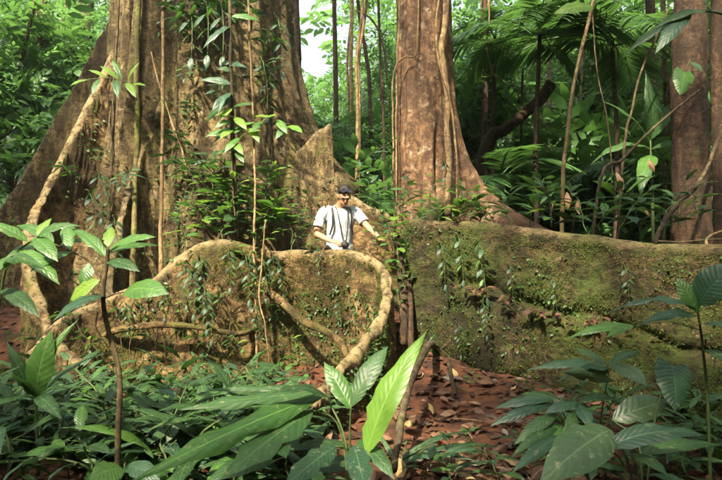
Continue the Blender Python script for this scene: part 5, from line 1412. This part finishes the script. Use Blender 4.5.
shirt = [
    [(0, 0, .88, .185, .14), (0, .005, 1.0, .175, .13), (0, .01, 1.15, .178, .132), (0, .01, 1.28, .195, .132), (0, .01, 1.365, .178, .112), (0, .01, 1.415, .11, .082), (0, .003, 1.435, .075, .07)],
    [(-.10, .01, 1.37, .07), (-.20, .01, 1.362, .073), (-.262, -.01, 1.25, .068), (-.285, -.035, 1.17, .070)],
    [(.10, .01, 1.37, .07), (.20, .01, 1.362, .073), (.268, -.07, 1.28, .068), (.292, -.118, 1.235, .070)]]
blob(shirt, .009, 'tshirt', 'shirt', person, 5)
blob([[(0, 0, .98, .168, .125), (0, 0, .86, .17, .125)], [(-.09, 0, .90, .11), (-.10, -.01, .72, .10), (-.105, -.02, .50, .08), (-.115, .01, .12, .07)], [(.09, 0, .90, .11), (.11, -.05, .72, .10), (.12, -.09, .50, .08), (.12, 0, .12, .07)]], .012, 'trousers', 'trouser', person)
for x, y in ((-.115, -.03), (.12, -.05)):
    blob([[(x, y + .06, .06, .05), (x, y - .05, .05, .048, .04), (x, y - .14, .035, .045, .03)], [(x, y + .04, .05, .05), (x, y + .04, .16, .055)]], .012, 'boot', 'boot', person)
# hair: a cap of locks over the skull
hair = [[(*hp(0, .030, .056), .087, .096, .086)], [(*hp(0, .05, -.005), .08, .068, .078)]]
gg = random.Random(3)
for k in range(110):
    a = gg.uniform(0, 6.28); e = gg.uniform(.05, 1.45)
    dx, dy, dz = math.cos(a) * math.cos(e), math.sin(a) * math.cos(e), math.sin(e)
    if dy < -.35 and dz < .5: continue
    p0 = (dx * .078, .02 + dy * .092, .045 + dz * .08)
    p1 = (dx * .090 + gg.uniform(-.015, .015), .02 + dy * .106 + gg.uniform(-.015, .015), .045 + dz * .094 - .008)
    hair.append([hp(*p0) + (.014,), hp(*p1) + (.006,)])
blob(hair, .006, 'hair', 'hair', person, 2)
# glasses pushed up on the head
gm = MB()
for s_ in (-1, 1):
    c0 = hp(s_ * .036, -.080, .085)
    ring = [hp(s_ * .036 + .030 * math.cos(a), -.062 + .02 * math.sin(a) + .012 * abs(math.cos(a)), .116 + .015 * math.sin(a)) for a in np.linspace(0, 2 * math.pi, 17)]
    gm.tube(ring, .0035, 5)
    gm.add([hp(s_ * .036 + .028 * math.cos(a), -.062 + .018 * math.sin(a) + .010 * abs(math.cos(a)), .116 + .013 * math.sin(a)) for a in np.linspace(0, 2 * math.pi, 16, endpoint=False)], [tuple(range(16))])
    gm.tube([hp(s_ * .066, -.05, .112), hp(s_ * .09, -.01, .08), hp(s_ * .09, .03, .04)], .003, 5)
gm.tube([hp(-.008, -.066, .114), hp(.008, -.066, .114)], .003, 5)
obj('glasses', gm.mesh('glasses', M['glass']), person)
for s_ in (-1, 1):
    em = MB(); em.tube([hp(s_ * .030 - .012, -.083, .006), hp(s_ * .030, -.089, .007), hp(s_ * .030 + .012, -.083, .006)], [.003, .0065, .003], 6)
    obj('eye', em.mesh('eye', M['eye']), person)
    em = MB(); em.tube([hp(s_ * .030 - .02, -.092, .030), hp(s_ * .032, -.100, .037), hp(s_ * .030 + .02, -.088, .031)], [.0022, .003, .002], 6)
    obj('eyebrow', em.mesh('eyebrow', M['hair']), person)
def strap(pts, w=.012):
    c = catmull(pts, 30)
    v, f = [], []
    tan = np.gradient(c, axis=0)
    for k in range(30):
        d = Vector(tan[k]).normalized()
        nn = Vector((c[k][0] * .8, c[k][1] - .01, (c[k][2] - 1.2) * .6 if c[k][2] > 1.3 else 0)).normalized()
        sd = d.cross(nn).normalized() * w
        p = Vector(c[k])
        for q in (p - sd, p - sd + nn * .004, p + sd + nn * .004, p + sd): v.append(q)
    for k in range(29):
        for j in range(4):
            j2 = (j + 1) % 4
            f.append((k * 4 + j, k * 4 + j2, (k + 1) * 4 + j2, (k + 1) * 4 + j))
    obj('strap', mesh('strap', [tuple(q) for q in v], f, smooth=False, mat=M['black']), person)
strap([(-.12, .12, 1.35), (-.115, .04, 1.425), (-.115, -.06, 1.405), (-.12, -.125, 1.32), (-.12, -.137, 1.2), (-.15, -.115, 1.08)])
strap([(.12, .12, 1.35), (.115, .04, 1.425), (.115, -.06, 1.405), (.12, -.125, 1.32), (.12, -.137, 1.2), (.15, -.105, 1.08)])
strap([(-.075, .05, 1.43), (-.065, -.06, 1.42), (-.05, -.12, 1.33), (-.025, -.145, 1.2), (0, -.15, 1.07), (.02, -.155, 1.0)], .006)
strap([(.075, .05, 1.43), (.075, -.06, 1.42), (.075, -.12, 1.33), (.07, -.147, 1.2), (.06, -.15, 1.07), (.05, -.155, 1.0)], .006)
blob([[(.03, -.18, .965, .055, .038, .042)], [(.03, -.205, .965, .026), (.03, -.25, .955, .024)], [(.03, -.175, 1.005, .025, .02, .018)]], .007, 'pouch', 'black', person, 1)
blob([[(-.13, .17, 1.28, .09, .06), (0, .18, 1.28, .11, .08), (.13, .17, 1.28, .09, .06)], [(0, .17, 1.35, .14, .07), (0, .18, 1.1, .15, .08), (0, .17, .98, .14, .06)]], .012, 'backpack', 'black', person, 4)
